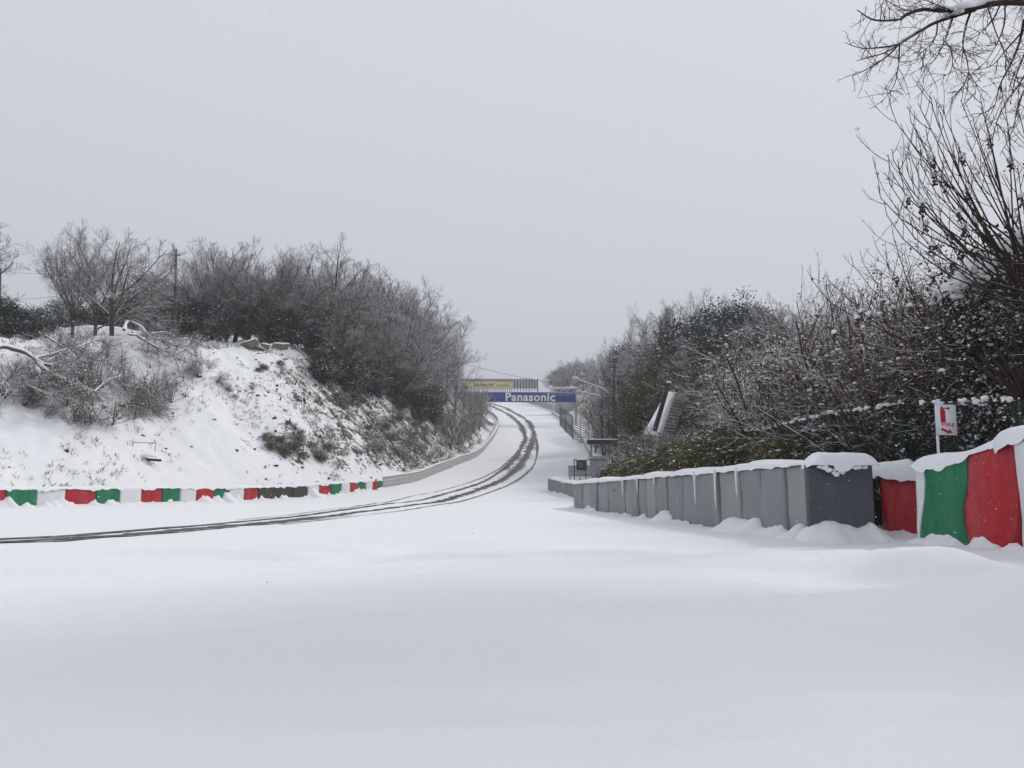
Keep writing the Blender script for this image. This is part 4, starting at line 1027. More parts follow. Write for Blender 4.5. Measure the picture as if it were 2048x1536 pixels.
# low scrub on the slope nearer the bend
for px, py, s in ((505, 780, .3), (540, 900, .35), (560, 880, .4), (580, 905, .4), (590, 860, .3), (610, 890, .35), (630, 915, .4), (660, 880, .35), (680, 810, .5), (700, 800, .45), (690, 830, .4), (720, 870, .4), (735, 905, .5), (750, 925, .5), (765, 900, .55), (780, 935, .55), (790, 880, .6), (805, 920, .6), (820, 900, .6), (830, 935, .6), (845, 910, .6), (860, 925, .6), (880, 915, .6), (895, 920, .5), (915, 905, .5), (935, 895, .45), (955, 885, .4), (750, 850, .45), (775, 850, .5), (800, 840, .6), (820, 865, .6), (845, 880, .6), (535, 740, .3), (560, 745, .35), (520, 735, .25)):
    p = ground(px, py)
    plant('low_scrub', (SHG + BRP)[R2.randrange(4)], p.x, p.y, 'low snowy scrub on the slope above the guard rail', 'scrub', 'scrub on the slope of the bank', sc=s * .8, r=R2, sxy=1.3, tilt=(R2.uniform(-.2, .9), R2.uniform(-.5, .5), R2.uniform(0, 6.28)), z=p.z - .1)
# dead grass and weeds poking through the snow
g = np.random.default_rng(12)
n = 26000
gxr, gyr = g.uniform(-52, 0, n * 4), g.uniform(38, 175, n * 4)
sl, tl = left_s(gxr, gyr)
dens = np.interp(sl, [0, .9, 2, 12, 18, 24], [0, .0, .9, .8, .4, .1]) * np.interp(tl, [40, 55, 64, 76, 180], [.34, .30, .6, 1, .8]) * np.clip(.35 + 2.2 * fbm(gxr * .22, gyr * .22, 3, 5), 0, 1)
keep = g.random(n * 4) < dens
gxr, gyr = gxr[keep][:n], gyr[keep][:n]; m = len(gxr)
rep = 7
cx = np.repeat(gxr, rep) + g.normal(size=m * rep) * .10; cy = np.repeat(gyr, rep) + g.normal(size=m * rep) * .10
base = np.stack([cx, cy, H(cx, cy) - .03], -1)
dd = np.stack([g.normal(size=m * rep) * .6 + .25, g.normal(size=m * rep) * .6 - .15, np.full(m * rep, .75)], -1)
v, f = cards(base, dd, g.uniform(.12, .5, m * rep), g.uniform(.02, .05, m * rep), g)
tag(link('dead_grass', mesh_np('dead_grass', v, [f], False), M['grass']), 'tufts of dead grass poking through the snow on the bank', 'grass', kind='stuff')
TUS = [proto_leafy(36, 1.0, 1.5, 34, 620, (.34, .020), 'grass', 12, 'bamboo', .02), proto_leafy(37, .9, 1.6, 30, 520, (.28, .026), 'leaf_brown', 12, 'bamboo', .02)]
for px, py, s_ in ((700, 798, 1.2), (686, 816, 1.0), (715, 810, .9), (690, 785, .8), (545, 896, .9), (556, 882, .8), (588, 898, 1.0), (596, 885, .8), (640, 918, .9), (630, 905, .7), (690, 908, .8), (765, 855, 1.1), (782, 845, 1.2), (800, 838, 1.1), (735, 884, .9), (820, 885, 1.2), (805, 868, 1.1), (760, 905, 1.0), (840, 900, 1.1), (745, 830, .9), (830, 850, 1.1), (855, 870, 1.0), (790, 905, 1.0), (715, 905, .8), (660, 860, .6), (675, 930, .6), (520, 742, .6), (560, 735, .6)):
    p = ground(px, py); plant('grass_tussock', TUS[R2.randrange(2)], p.x, p.y, 'brown grass tussock showing through the snow on the steep face', 'tussock', 'tussocks on the steep face', sc=s_, r=R2, sxy=1.1)
WB = [proto_leafy(38, .95, 1.5, 34, 1500, (.12, .05), 'leaf_brown', 16, low=.02), proto_leafy(39, .8, 1.4, 30, 1300, (.12, .05), 'leaf_olive', 16, low=.02)]
for px, py, s_ in ((702, 800, 1.25), (690, 815, 1.1), (716, 790, .9), (548, 898, .9), (558, 885, .7), (588, 902, 1.0), (592, 880, .8), (640, 922, .8), (770, 858, 1.0), (796, 842, 1.0), (560, 730, .6), (528, 738, .6), (825, 878, 1.0), (750, 905, .9), (848, 862, .9), (680, 802, .9), (708, 782, .8), (724, 806, .8), (535, 880, .8), (570, 912, .8), (605, 915, .8), (600, 868, .6), (655, 900, .7), (622, 895, .6), (780, 880, 1.0), (735, 860, .8)):
    p = ground(px, py); plant('withered_bush', WB[R2.randrange(2)], p.x, p.y, 'small withered brown bush clinging to the steep snowy face', 'bush', 'withered bushes on the steep face', sc=s_ * R2.uniform(.9, 1.35), r=R2, sxy=R2.uniform(.9, 1.3))
# stones and clods showing on the bank
n = 500
sx_, sy_ = g.uniform(-45, -2, n * 6), g.uniform(44, 130, n * 6); sl, tl = left_s(sx_, sy_)
dens = np.interp(sl, [1, 3, 14, 20], [0, 1, .9, 0]) * np.interp(tl, [45, 60, 74, 130], [.12, .3, 1, .7])
keep = g.random(n * 6) < dens * .6; sx_, sy_ = sx_[keep][:n], sy_[keep][:n]
v, f = blobs(np.stack([sx_, sy_, H(sx_, sy_)], -1), g.uniform(.06, .22, len(sx_)), g, .6)
tag(link('clods', mesh_np('clods', v, [f], False), M['wood_dark']), 'dark clods of earth showing through the snow on the bank', 'clods', kind='stuff')
# cut stems left standing
R3 = random.Random(2)
def stick(px, py, ln_, ang, rad, mat='wood_dark', label='short dark cut stem sticking out of the snowy bank', grp='cut stems on the bank', name='cut_stem'):
    p = ground(px, py); d = Vector((math.sin(ang), -.15, math.cos(ang)))
    root = empty(name, p, label, 'stump', grp)
    g = Geo(); g.tube([p - d * .15, p + d * ln_ * .5 + Vector((.02, 0, 0)), p + d * ln_], [rad, rad * .9, rad * .75], 7); parent_keep(g.obj('stem', M[mat], None, False), root)
    g = Geo(); c = p + d * ln_; v, f = blobs(np.array([[c.x, c.y, c.z + rad * .3]]), np.array([rad * 1.1]), np.random.default_rng(3), .6, True, .1); g.add(v, f); parent_keep(g.obj('snow_cap', M['snow'], None, True), root)
for px, py, l, a in ((656, 728, .95, .4), (662, 730, .8, .25), (637, 766, .6, .55), (636, 780, .5, .5), (663, 772, .6, -.1), (694, 766, .7, .2), (715, 752, .45, .25), (728, 772, .5, .3), (724, 782, .45, .15), (590, 770, .6, .35), (572, 768, .4, .4), (612, 752, .4, -.2), (679, 728, .45, .9), (626, 728, .35, 1.2), (580, 850, .6, 0), (675, 760, .5, -.2), (690, 838, .5, .4), (560, 800, .3, .3), (264, 780, .35, .1), (300, 735, .3, -.1), (475, 760, .3, .2), (700, 745, .35, .2), (744, 800, .4, .3), (770, 815, .35, .2)):
    stick(px, py, l, a, R3.uniform(.05, .09))
stick(610, 806, .55, -.25, .13, 'wood_red', 'thick red-brown cut stump on the bank', None, 'tree_stump')
stick(214, 714, .5, .1, .15, 'wood_red', 'red-brown cut stump at the edge of the felled trees', None, 'tree_stump')
for px, py, pts, lab in ((708, 728, [(0, 0), (9, -5), (19, -15)], 'short snow-covered log jutting from the crest of the bank'), (752, 770, [(0, 0), (12, -9), (22, -13), (36, -11)], 'crooked snow-covered branch jutting from the bank towards the evergreens')):
    p = ground(px, py); root = empty('fallen_log', p, lab, 'log'); g = Geo()
    c = [at(px + a, py + b, p.y - .2) for a, b in pts]; g.tube(catmull([tuple(q) for q in c], .2), .14, 7); parent_keep(g.obj('log', M['wood_dark'], None, True), root)
    parent_keep(snow_cap('snow_cap', [tuple(q + Vector((0, 0, .08))) for q in c], .10, .12, None, 71, .02, .12, over=.02), root)
# old boards dumped on the crest
for i, (px, py, w_, h_, ang, lab) in enumerate(((500, 690, 1.7, .9, -.30, 'large tilted pale board on the crest of the bank'), (515, 697, 1.5, .5, .38, 'narrow snow-edged plank leaning on the boards'), (530, 693, 1.0, .5, .2, 'short brown plank in the heap of boards'), (560, 694, 2.2, .8, -.1, 'wide snow-buried board at the end of the heap'), (590, 698, 1.2, .45, .5, 'small plank sliding off the heap of boards'))):
    p = ground(px, 700); zc = at(px, py, p.y).z; root = empty('wooden_board', (p.x, p.y, zc), lab, 'board', 'old boards dumped on the crest')
    Rr = np.array(Euler((.7, ang, .3 * i)).to_matrix()); g = Geo(); g.box((p.x, p.y, zc), (w_, .07, h_), Rr); parent_keep(g.obj('plank', M['wood_board']), root)
    a = Vector(Rr @ np.array([-w_ / 2, 0, h_ / 2])) + Vector((p.x, p.y, zc)); b = Vector(Rr @ np.array([w_ / 2, 0, h_ / 2])) + Vector((p.x, p.y, zc))
    parent_keep(snow_cap('snow_cap', [tuple(a), tuple((a + b) / 2), tuple(b)], .18, .13, None, 80 + i, .05, .1), root)
# low snowy frame on the slope
p = ground(290, 915); root = empty('low_bench', p, 'low snow-covered wooden frame lying on the slope above the striped barrier', 'frame')
for a, b, rr in (((285, 918), (322, 921), .10), ((266, 902), (266, 884), .022), ((310, 904), (311, 886), .022), ((266, 885), (311, 886), .022)):
    g = Geo(); g.tube([at(*a, p.y), at(*b, p.y)], rr, 6); parent_keep(g.obj('rail', M['wood_dark']), root)
parent_keep(snow_cap('snow_cap', [tuple(at(268, 914, p.y)), tuple(at(295, 914, p.y)), tuple(at(321, 916, p.y))], .3, .2, None, 85, .02, .1), root)

# ------------------------------------------------------------------ poles, lamps and wires
def pole(px0, py0, px1, py1, Y, r0, name, label, mat='wood_dark', to_ground=True):
    a, b = at(px0, py0, Y), at(px1, py1, Y)
    if to_ground: b = Vector((b.x, b.y, H1(b.x, b.y) - .4))
    root = empty(name, b, label, 'pole'); g = Geo(); g.tube([b, b.lerp(a, .5), a], [r0, r0 * .9, r0 * .75], 9); parent_keep(g.obj('shaft', M[mat], None, True), root)
    g = Geo(); v, f = blobs(np.array([[a.x, a.y, a.z + .04]]), np.array([r0 * .9]), np.random.default_rng(1), .6, True, .1); g.add(v, f); parent_keep(g.obj('snow_cap', M['snow'], None, True), root)
    return root, a, b
up_, ua, ub = pole(352, 499, 349, 690, 75, .17, 'utility_pole', 'dark wooden utility pole tangled with vine beside the lone bare tree')
g = Geo(); q = ua - Vector((0, 0, .6)); g.box(q, (1.0, .1, .1)); parent_keep(g.obj('crossarm', M['wood_dark']), up_)
tw = Tubes(); r = random.Random(5); tp = []
for k in range(12): grow(r, ua + Vector((-.1, -.1, -.4 - .15 * k)), turn(Vector((-.8, 0, -.4)).normalized(), r.uniform(.2, .8), r), 1.3, .02, 0, [dict(seg=4, jit=.3, up=-.22, n=3, tip=.5), dict(k=5, start=.2, ang=(20, 60), len=(.4, .6), rad=.8, seg=3, jit=.3, up=-.2, n=3, rmin=.01)], [tw], tp)
parent_keep(link('vine', tw.mesh('vine'), M['bark']), up_)
p2_, pa, pb = pole(1, 537, 1, 640, 95, .16, 'utility_pole', 'far grey utility pole rising behind the evergreen bush')
p3_, la_, lb_ = pole(1229, 716, 1222, 800, 97, .15, 'utility_pole', 'dark wooden utility pole by the lamps on the bend')
for dz in (.5, 1.2):
    g = Geo(); q = la_ - Vector((0, 0, dz)); g.box(q, (1.3, .1, .12)); parent_keep(g.obj('crossarm', M['wood_dark']), p3_)
g = Geo(); a, b = at(1231, 755, 96.6), at(1241, 865, 96); g.tube([a, a.lerp(b, .5), Vector((b.x, b.y, H1(b.x, b.y) - .3))], .07, 6); parent_keep(g.obj('stay', M['lamp_white'], None, True), p3_)
def lamp(pix, head, Y, label, base):
    pts = catmull([tuple(at(px, py, Y)) for px, py in pix], .4)
    b = at(*base, Y); zb = H1(b.x, b.y) - .3
    root = empty('street_lamp', (b.x, b.y, zb), label, 'street lamp')
    g = Geo(); g.tube([(b.x, b.y, zb), (b.x, b.y, (zb + pts[0][2]) / 2), tuple(pts[0])], [.07, .06, .05], 8); parent_keep(g.obj('column', M['wood_dark'], None, True), root)
    g = Geo(); g.tube(pts, .075, 7); parent_keep(g.obj('arm', M['lamp_white'], None, True), root)
    g = Geo(); g.tube(pts + np.array([0, 0, .09]), .06, 7); parent_keep(g.obj('snow_line', M['snow'], None, True), root)
    h0, h1 = at(*head[0], Y), at(*head[1], Y); g = Geo(); g.tube([h0, h0.lerp(h1, .3), h0.lerp(h1, .7), h1], [.08, .26, .30, .12], 9); parent_keep(g.obj('lamp_head', M['lamp_white'], None, True), root)
    g = Geo(); g.tube([h0 + Vector((0, 0, .16)), h0.lerp(h1, .5) + Vector((0, 0, .2)), h1 + Vector((0, 0, .14))], [.05, .2, .08], 8); parent_keep(g.obj('snow_cap', M['snow'], None, True), root)
lamp([(1217, 787), (1212, 782), (1205, 777), (1185, 770), (1160, 761)], [(1160, 761), (1145, 757)], 99, 'street lamp with a long snow-covered arm slanting over the bend', (1217, 800))
lamp([(1202, 796), (1200, 793), (1192, 790), (1176, 788)], [(1176, 788), (1164, 787)], 103, 'short-armed street lamp under the long-armed lamp', (1203, 810))
lamp([(1172, 800), (1171, 786), (1168, 784), (1160, 783.5)], [(1160, 783.5), (1153, 783)], 150, 'small lamp at the end of the blue bridge', (1172, 830))
lamp([(1169, 830), (1170, 754), (1168, 750)], [(1168, 750), (1161, 748)], 190, 'slender pale lamp column behind the blue bridge', (1169, 840))
def wire(a, b, sag, label, rad=.02):
    a, b = Vector(a), Vector(b); pts = [a.lerp(b, t) - Vector((0, 0, sag * 4 * t * (1 - t))) for t in np.linspace(0, 1, 15)]
    g = Geo(); g.tube(pts, rad, 4); tag(g.obj('overhead_wire', M['wire'], None, True), label, 'wire', 'overhead wires')
wire(at(905, 720, 160), at(1225, 765, 250), 2.2, 'long sagging wire crossing above the blue bridge', .045)
wire(at(1, 541, 95), at(352, 503, 75), 1.2, 'upper wire from the far grey pole to the vine-tangled pole')
wire(at(1, 596, 95), at(352, 507, 75), 1.6, 'lower wire from the far grey pole to the vine-tangled pole')
for a, b, s_ in (((1183, 800), (1205, 800), 2.4), ((1200, 812), (1212, 822), .5)):
    wire(at(*a, 98.5), at(*b, 98.5), s_ * .85, 'slack looped cable hanging below the lamps', .05)
# leaning pole and ribbed slope wall in the thicket
lp, a, b = pole(1338, 766, 1309, 862, 57, .19, 'leaning_pole', 'dark red-brown pole leaning in front of the snowy ribbed wall', 'wood_red', False)
rw = empty('ribbed_wall', at(1330, 860, 60), 'snow-dusted sloping concrete wall with horizontal ribs in the thicket', 'wall')
c4 = [at(1286, 868, 59.5), at(1346, 874, 59.5), at(1374, 788, 63), at(1334, 782, 63)]
nn = (c4[1] - c4[0]).cross(c4[3] - c4[0]).normalized()
g = Geo(); g.add([tuple(p) for p in c4] + [tuple(p - nn * .4) for p in c4], [[0, 1, 2, 3], [7, 6, 5, 4], [0, 4, 5, 1], [1, 5, 6, 2], [2, 6, 7, 3], [3, 7, 4, 0]])
parent_keep(g.obj('slab', M['concrete']), rw)
for k in range(14):
    t = (k + .5) / 14; a = c4[0].lerp(c4[3], t).lerp(c4[1].lerp(c4[2], t), .42); b = c4[1].lerp(c4[2], t)
    g = Geo(); g.tube([a + nn * .05, b + nn * .05], .07, 5); parent_keep(g.obj('rib', M['concrete']), rw)
sq = [c4[0], c4[0].lerp(c4[1], .62), c4[3].lerp(c4[2], .45), c4[3]]
N_ = 14; V = []; 
for i in range(N_):
    for j in range(N_):
        u, v_ = i / (N_ - 1), j / (N_ - 1); p = sq[0].lerp(sq[1], u).lerp(sq[3].lerp(sq[2], u), v_); e_ = min(u, 1 - u, v_, 1 - v_)
        V.append(tuple(p + nn * (.02 + .3 * min(1, e_ * 5) * (1 + .6 * float(fbm(u * 6, v_ * 6, 2, 4))))))
i = (np.arange(N_ - 1)[:, None] * N_ + np.arange(N_ - 1)[None]).ravel()
parent_keep(link('snow_sheet', mesh_np('snow_sheet', V, [np.stack([i, i + N_, i + N_ + 1, i + 1], -1)]), M['snow']), rw)

# ------------------------------------------------------------------ thicket and wood on the outside of the track
for px, py, Y, k in ((1108, 745, 300, 0), (1128, 722, 310, 1), (1150, 716, 300, 2), (1172, 716, 290, 3), (1192, 722, 280, 4), (1140, 735, 270, 5), (1165, 740, 262, 0), (1185, 745, 240, 1)):
    plant_px('bare_tree', BT[k], px, py, Y, 'far hazy bare tree beyond the pale building', 'tree', 'far trees beyond the pale building', r=R1, sxy=1.3)
for px, py, Y, k in ((1120, 735, 320, 0), (1155, 728, 315, 2), (1180, 730, 305, 1)):
    plant_px('evergreen_tree', EV[k], px, py, Y, 'far hazy evergreen beyond the pale building', 'tree', 'far evergreens beyond the pale building', r=R1, sxy=1.2)
for px, py, Y, k in ((1205, 700, 215, 2), (1222, 702, 190, 3), (1205, 735, 185, 0), (1262, 668, 125, 1), (1290, 641, 112, 2), (1318, 622, 108, 3), (1345, 612, 102, 4), (1372, 605, 100, 5), (1400, 600, 95, 0), (1425, 598, 92, 1), (1450, 600, 88, 2), (1515, 606, 74, 3), (1545, 612, 66, 4), (1580, 600, 58, 5), (1300, 690, 98, 0), (1350, 660, 90, 1), (1395, 650, 80, 3), (1430, 660, 74, 2), (1530, 650, 60, 0), (1265, 720, 110, 4), (1330, 640, 94, 2), (1240, 735, 122, 3), (1225, 765, 130, 1), (1205, 765, 150, 4), (1215, 790, 125, 5), (1410, 640, 78, 1), (1480, 640, 66, 5), (1395, 690, 70, 2), (1475, 690, 60, 0), (1285, 745, 95, 3), (1310, 660, 100, 1)):
    plant_px('bare_tree', TT[k], px, py, Y, ('bare grey tree ' + ('by the lamps and utility pole' if px < 1275 else 'on the ridge above the ribbed wall' if px < 1440 else 'beside the tall conifer')), 'tree', 'bare trees behind the marshal post', r=R1, sxy=.95 if px > 1270 else .75)
plant_px('conifer', PINE, 1474, 566, 70, 'tall dark cone-shaped conifer topping the wood', 'tree', r=R1, sxy=1.15)
for px, py, Y, k in ((1250, 692, 125, 0), (1262, 740, 116, 1), (1290, 700, 104, 1), (1370, 640, 92, 0), (1420, 625, 84, 1), (1450, 620, 80, 2), (1505, 625, 74, 0), (1540, 640, 64, 1), (1440, 650, 68, 0), (1520, 660, 60, 2), (1420, 620, 80, 1), (1500, 620, 70, 0)):
    plant_px('evergreen_tree', EV[k], px, py, Y, ('dark snowy evergreen ' + ('by the lamps and utility pole' if px < 1275 else 'above the ribbed wall' if px < 1400 else 'beside the tall conifer')), 'tree', 'evergreens behind the marshal post', r=R1, sxy=R1.uniform(.55, .7) if px < 1270 else R1.uniform(.8, 1.05))
for px, py, Y in ((1330, 690, 82), (1300, 735, 88), (1268, 765, 97), (1355, 720, 76), (1250, 800, 106), (1282, 790, 90)):
    plant_px('bamboo', BAM[0], px, py, Y, 'olive-brown bamboo drooping around the ribbed wall', 'bamboo', 'bamboo around the ribbed wall', r=R1)
for px, py, Y in ((1190, 800, 150), (1205, 825, 130), (1190, 845, 122), (1210, 860, 112), (1230, 870, 104), (1225, 840, 112)):
    plant_px('bare_shrub', SH[R1.randrange(3)], px, py, Y, 'brown snowy shrub beside the slat rack and utility pole', 'shrub', 'shrubs beside the slat rack', r=R1, sxy=1.2)
# thicket behind the green posts: brown stems under a ragged outline
sky = lambda px: np.interp(px, [1225, 1250, 1290, 1380, 1440, 1500, 1560, 1600, 1660, 1720, 1790, 1850, 1900, 1960, 2100], [905, 860, 868, 860, 720, 690, 640, 600, 565, 530, 510, 520, 515, 500, 470])
R4 = random.Random(17); cnt = 0
def tzone(p, Y): return ('beside the ivy-clad tree' if p > 1890 else 'behind the fire sign' if p > 1800 else 'behind the dark green fence posts' if p > 1540 else 'between the fence and the leaning pole' if p > 1390 else 'at the foot of the leaning pole')
for k in range(1500):
    Y = R4.uniform(17.5, 62); p = R4.uniform(1240, 2120); x = (p - 1024) / F * Y
    s_, t_ = sdist(np.array([x]), np.array([Y]), BR)
    s_ = -s_[0]
    if s_ < 1.4 + R4.random(): continue
    py = sky(p) + R4.uniform(4, 170) * (1 if R4.random() < .7 else .1)
    z = at(p, py, Y).z - H1(x, Y); ext = .60 * z * F / Y
    if p - .6 * ext < 1240: continue
    if p + ext > 1286 and p - ext < 1376 and Y < 58:
        py = max(py, 866); z = at(p, py, Y).z - H1(x, Y)
    if z < .8 or z > 8.2: continue
    kind = R4.random()
    size = 'tall' if z > 4.5 else 'waist-high' if z < 1.8 else 'middling'
    if kind < .68:
        q = R4.randrange(3)
        plant('bare_shrub', SH[q], x, Y, size + ' brown shrub ' + ('with some withered leaves', 'with few leaves', 'full of withered leaves')[q] + ' ' + tzone(p, Y), 'shrub', 'shrubs in the thicket', top=at(p, py, Y).z, r=R4, sxy=R4.uniform(.95, 1.4) * (1.2 if z < 3 else .9))
    else:
        ol = R4.random() < .5
        plant('evergreen_bush', EVO if ol else EVN[R4.randrange(2)], x, Y, size + (' leafy olive bush ' if ol else ' leafy dark bush ') + tzone(p, Y), 'bush', 'bushes in the thicket', top=at(p, py + 50, Y).z if z > 2 else at(p, py, Y).z, r=R4, sxy=.9)
    cnt += 1
    if cnt >= 170: break
for px, py, Y in ((1292, 838, 52), (1318, 858, 50), (1345, 866, 50), (1385, 850, 53), (1280, 850, 54)):
    plant_px('bare_shrub', SH[R4.randrange(3)], px, py, Y, 'low brown shrub growing against the ribbed wall', 'shrub', 'shrubs against the ribbed wall', r=R4, sxy=.8)
# bamboo grass hedge between the wall and the fence
for k in range(30):
    Y = 21.0 + k * .72; q = wall_xy(1024 + F * (wa + (wb - wa) * (Y - wa[1]) / (wb[1] - wa[1]))[0] / Y)
    x = q[0] + R4.uniform(1.9, 3.0); h_ = float(np.interp(Y, [20, 24, 30, 37, 43], [2.2, 2.8, 3.0, 2.4, 1.6])) * R4.uniform(.85, 1.15)
    plant('bamboo_grass', BAM[1 + R4.randrange(2)], x, Y, 'dense olive bamboo grass behind the long grey wall', 'bamboo grass', 'bamboo grass behind the grey wall', sc=h_ / 3.2, r=R4, sxy=1.0)
for k in range(9):
    Y = 44 + k * 2.6; x = float(np.interp(Y, [44, 68], [6.6, 9.2])) + R4.uniform(0, 1.2)
    plant('bamboo_grass', BAM[1 + R4.randrange(2)], x, Y, 'olive bamboo grass beside the short grey wall', 'bamboo grass', 'bamboo grass beside the short wall', sc=R4.uniform(.7, .95), r=R4, sxy=1.2)

# green fence behind the wall
fz = empty('mesh_fence', (8, 22, 0), 'overgrown dark green wire fence with snow on its top rail behind the grey wall', 'fence')
fl_ = [(9.6, 14.6), (9.05, 17.8), (8.55, 20.5), (8.05, 23.7), (7.5, 27.5), (7.0, 31.5), (6.6, 36)]
fh = [2.6, 2.9, 2.95, 2.85, 2.75, 2.6, 2.5]
for (x, y), h_ in zip(fl_, fh):
    z = H1(x, y); g = Geo(); g.box((x, y, z + h_ / 2 - .1), (.13, .13, h_ + .2)); po = parent_keep(g.obj('post', M['fence_dark']), fz)
    gg = np.random.default_rng(int(y * 10)); n = 500
    pos = np.stack([x + gg.normal(size=n) * .10, y + gg.normal(size=n) * .10, z + gg.uniform(0, h_ + .05, n)], -1)
    v, f = cards(pos, gg.normal(size=(n, 3)), gg.uniform(.05, .10, n), gg.uniform(.04, .08, n), gg); o = link('ivy', mesh_np('ivy', v, [f], False), M['leaf_ivy']); parent_keep(o, po)
for i in range(len(fl_) - 1):
    (xa, ya_), (xb, yb_) = fl_[i], fl_[i + 1]; za, zb = H1(xa, ya_), H1(xb, yb_); ha, hb_ = fh[i], fh[i + 1]
    A = lambda u, w: (xa + (xb - xa) * u, ya_ + (yb_ - ya_) * u, (za + ha * w) * (1 - u) + (zb + hb_ * w) * u)
    tb = Tubes()
    for k in range(36):
        u0 = k / 36
        for sgn in (1, -1):
            u1 = u0 + sgn * .55
            lo, hi = (0, 1)
            if u1 > 1: hi = (1 - u0) / .55; u1 = 1
            if u1 < 0: hi = u0 / .55; u1 = 0
            tb.add([A(u0, 0), A((u0 + u1) / 2, hi / 2), A(u1, hi)], [.004] * 3, 3)
    o = link('wire_mesh', tb.mesh('wire_mesh'), M['fence_dark']); o['kind'] = 'stuff'; parent_keep(o, fz)
    for w in (.35, .68, 1.0):
        g = Geo(); g.tube([A(0, w), A(.5, w), A(1, w)], .02 if w == 1 else .012, 5); parent_keep(g.obj('rail', M['fence_dark'], None, True), fz)
    gg = np.random.default_rng(i + 70); n = 34; u = np.clip((gg.integers(0, 6, n) + .5) / 6 + gg.normal(size=n) * .05, 0, 1)
    pos = np.array([A(t, 1.0) for t in u]) + gg.normal(size=(n, 3)) * (.05, .05, .025) + (0, 0, .03)
    v, f = blobs(pos, gg.uniform(.02, .075, n), gg, .75, True, .15); parent_keep(link('snow_clumps', mesh_np('snow_clumps', v, [f]), M['snow']), fz)

# ivy-clad trunk under heavy snow
iv = empty('ivy_tree', (10.4, 17.0, H1(10.4, 17)), 'ivy-clad tree with a sloping roof of thick snow beside the fire sign', 'tree')
ivp = [at(1965, 880, 17), at(1962, 760, 17), at(1958, 640, 17), at(1985, 560, 17), at(2040, 490, 17)]
ivp[0].z = H1(ivp[0].x, ivp[0].y) - .3
g = Geo(); g.tube(catmull([tuple(p) for p in ivp], .3), np.linspace(.13, .09, len(catmull([tuple(p) for p in ivp], .3))), 8); parent_keep(g.obj('trunk', M['bark_near'], None, True), iv)
gg = np.random.default_rng(90); cl = catmull([tuple(p) for p in ivp], .15); n = 9000
c = cl[gg.integers(0, len(cl), n)]; top_ = np.clip((c[:, 2] - 2.5) / 4, 0, 1)
c = c + gg.normal(size=(n, 3)) * np.stack([.16 + top_ * .55, .16 + top_ * .5, .15 + top_ * .3], -1) - np.stack([0 * top_, 0 * top_, top_ * .45 * gg.random(n)], -1)
v, f = cards(c, gg.normal(size=(n, 3)) + (0, 0, -.4), gg.uniform(.06, .13, n), gg.uniform(.05, .10, n), gg); parent_keep(link('crown', mesh_np('crown', v, [f], False), M['leaf_ivy']), iv)
n = 520
rd = [at(1905, 575, 16.9), at(1950, 545, 16.9), at(1990, 520, 16.9), at(2030, 490, 16.9), at(2080, 455, 16.9)]
rc = catmull([tuple(p) for p in rd], .05); c1 = rc[gg.integers(0, len(rc), n)] + gg.normal(size=(n, 3)) * (.14, .35, .07)
c2 = cl[gg.integers(0, len(cl), 330)] + gg.normal(size=(330, 3)) * (.22, .25, .2)
v, f = blobs(np.concatenate([c1, c2]), np.concatenate([gg.uniform(.06, .15, n), gg.uniform(.025, .075, 330)]), gg, .62, True, .14); parent_keep(link('snow_clumps', mesh_np('snow_clumps', v, [f]), M['snow']), iv)

# shrub with long upswept stems
fs = empty('upswept_shrub', (10.6, 15.2, H1(10.6, 15.2)), 'tall shrub with long upswept dark red stems and hanging seed heads', 'shrub')
r = random.Random(8); st, tw2 = Tubes(), Tubes(); tp = []; seeds = []
tips_ = [(1787, 230), (1801, 247), (1819, 222), (1836, 206), (1862, 194), (1776, 308), (1784, 297), (1795, 318), (1811, 329), (1777, 343), (1756, 372), (1768, 402), (1796, 409), (1817, 428), (1832, 324), (1875, 283), (1851, 249), (1881, 224), (1886, 211), (1900, 228), (1921, 200), (1946, 232), (1960, 190), (2000, 172), (2030, 212), (2060, 190), (1840, 300), (1865, 320), (1905, 290), (1930, 265), (1975, 250), (2015, 260), (1890, 380), (1860, 400), (1930, 340), (1985, 320), (2035, 330), (1845, 440), (1880, 440), (1915, 400), (1700, 505), (1650, 545), (1620, 530), (1745, 470), (1790, 480), (1830, 485), (1720, 500), (1770, 500), (1600, 590), (1670, 560)]
for i, (tx, ty) in enumerate(tips_):
    Y = 15.2 + r.uniform(-1.2, 1.2) + (3 if tx < 1760 and ty > 450 else 0)
    rx, ry = 2058 + r.uniform(-30, 60), 560 + r.uniform(-40, 60)
    if ty > 440: rx, ry = 1960 + r.uniform(-60, 60), 720 + r.uniform(-60, 60)
    ex, ey = tx + r.uniform(4, 22), ty + r.uniform(30, 62)
    c = [(rx + (ex - rx) * t, ry + (ey - ry) * t + 34 * math.sin(math.pi * t)) for t in (0, .25, .5, .75, .9)] + [(tx + (ex - tx) * .45, ty + (ey - ty) * .55), (tx, ty)]
    pts = [at(a, b, 15.2 + (Y - 15.2) * k / 6 + (1.5 if ty > 440 else 0)) for k, (a, b) in enumerate(c)]
    st.add(pts, [.026, .021, .017, .013, .010, .008, .006], 5)
    for k in range(4):
        a = r.randrange(2, 6); q = pts[a].lerp(pts[a + 1], r.random()); d0 = (pts[a + 1] - pts[a]).normalized()
        grow(r, q, turn(d0, r.uniform(.5, 1.0), r), r.uniform(.3, .9), .008, 0, [dict(seg=5, jit=.08, up=.16, n=4, tip=.6), dict(k=2, start=.3, ang=(20, 45), len=(.3, .5), rad=.8, seg=3, jit=.1, up=.1, n=3, rmin=.004)], [tw2], tp)
    if r.random() < .55: seeds.append(pts[4].lerp(pts[3], r.random()))
tr = [Vector((10.4, 15.4, H1(10.4, 15.4) - .3)), Vector((10.3, 15.3, 2.4)), at(2058, 560, 15.2)]
st.add(tr, [.09, .075, .06], 7)
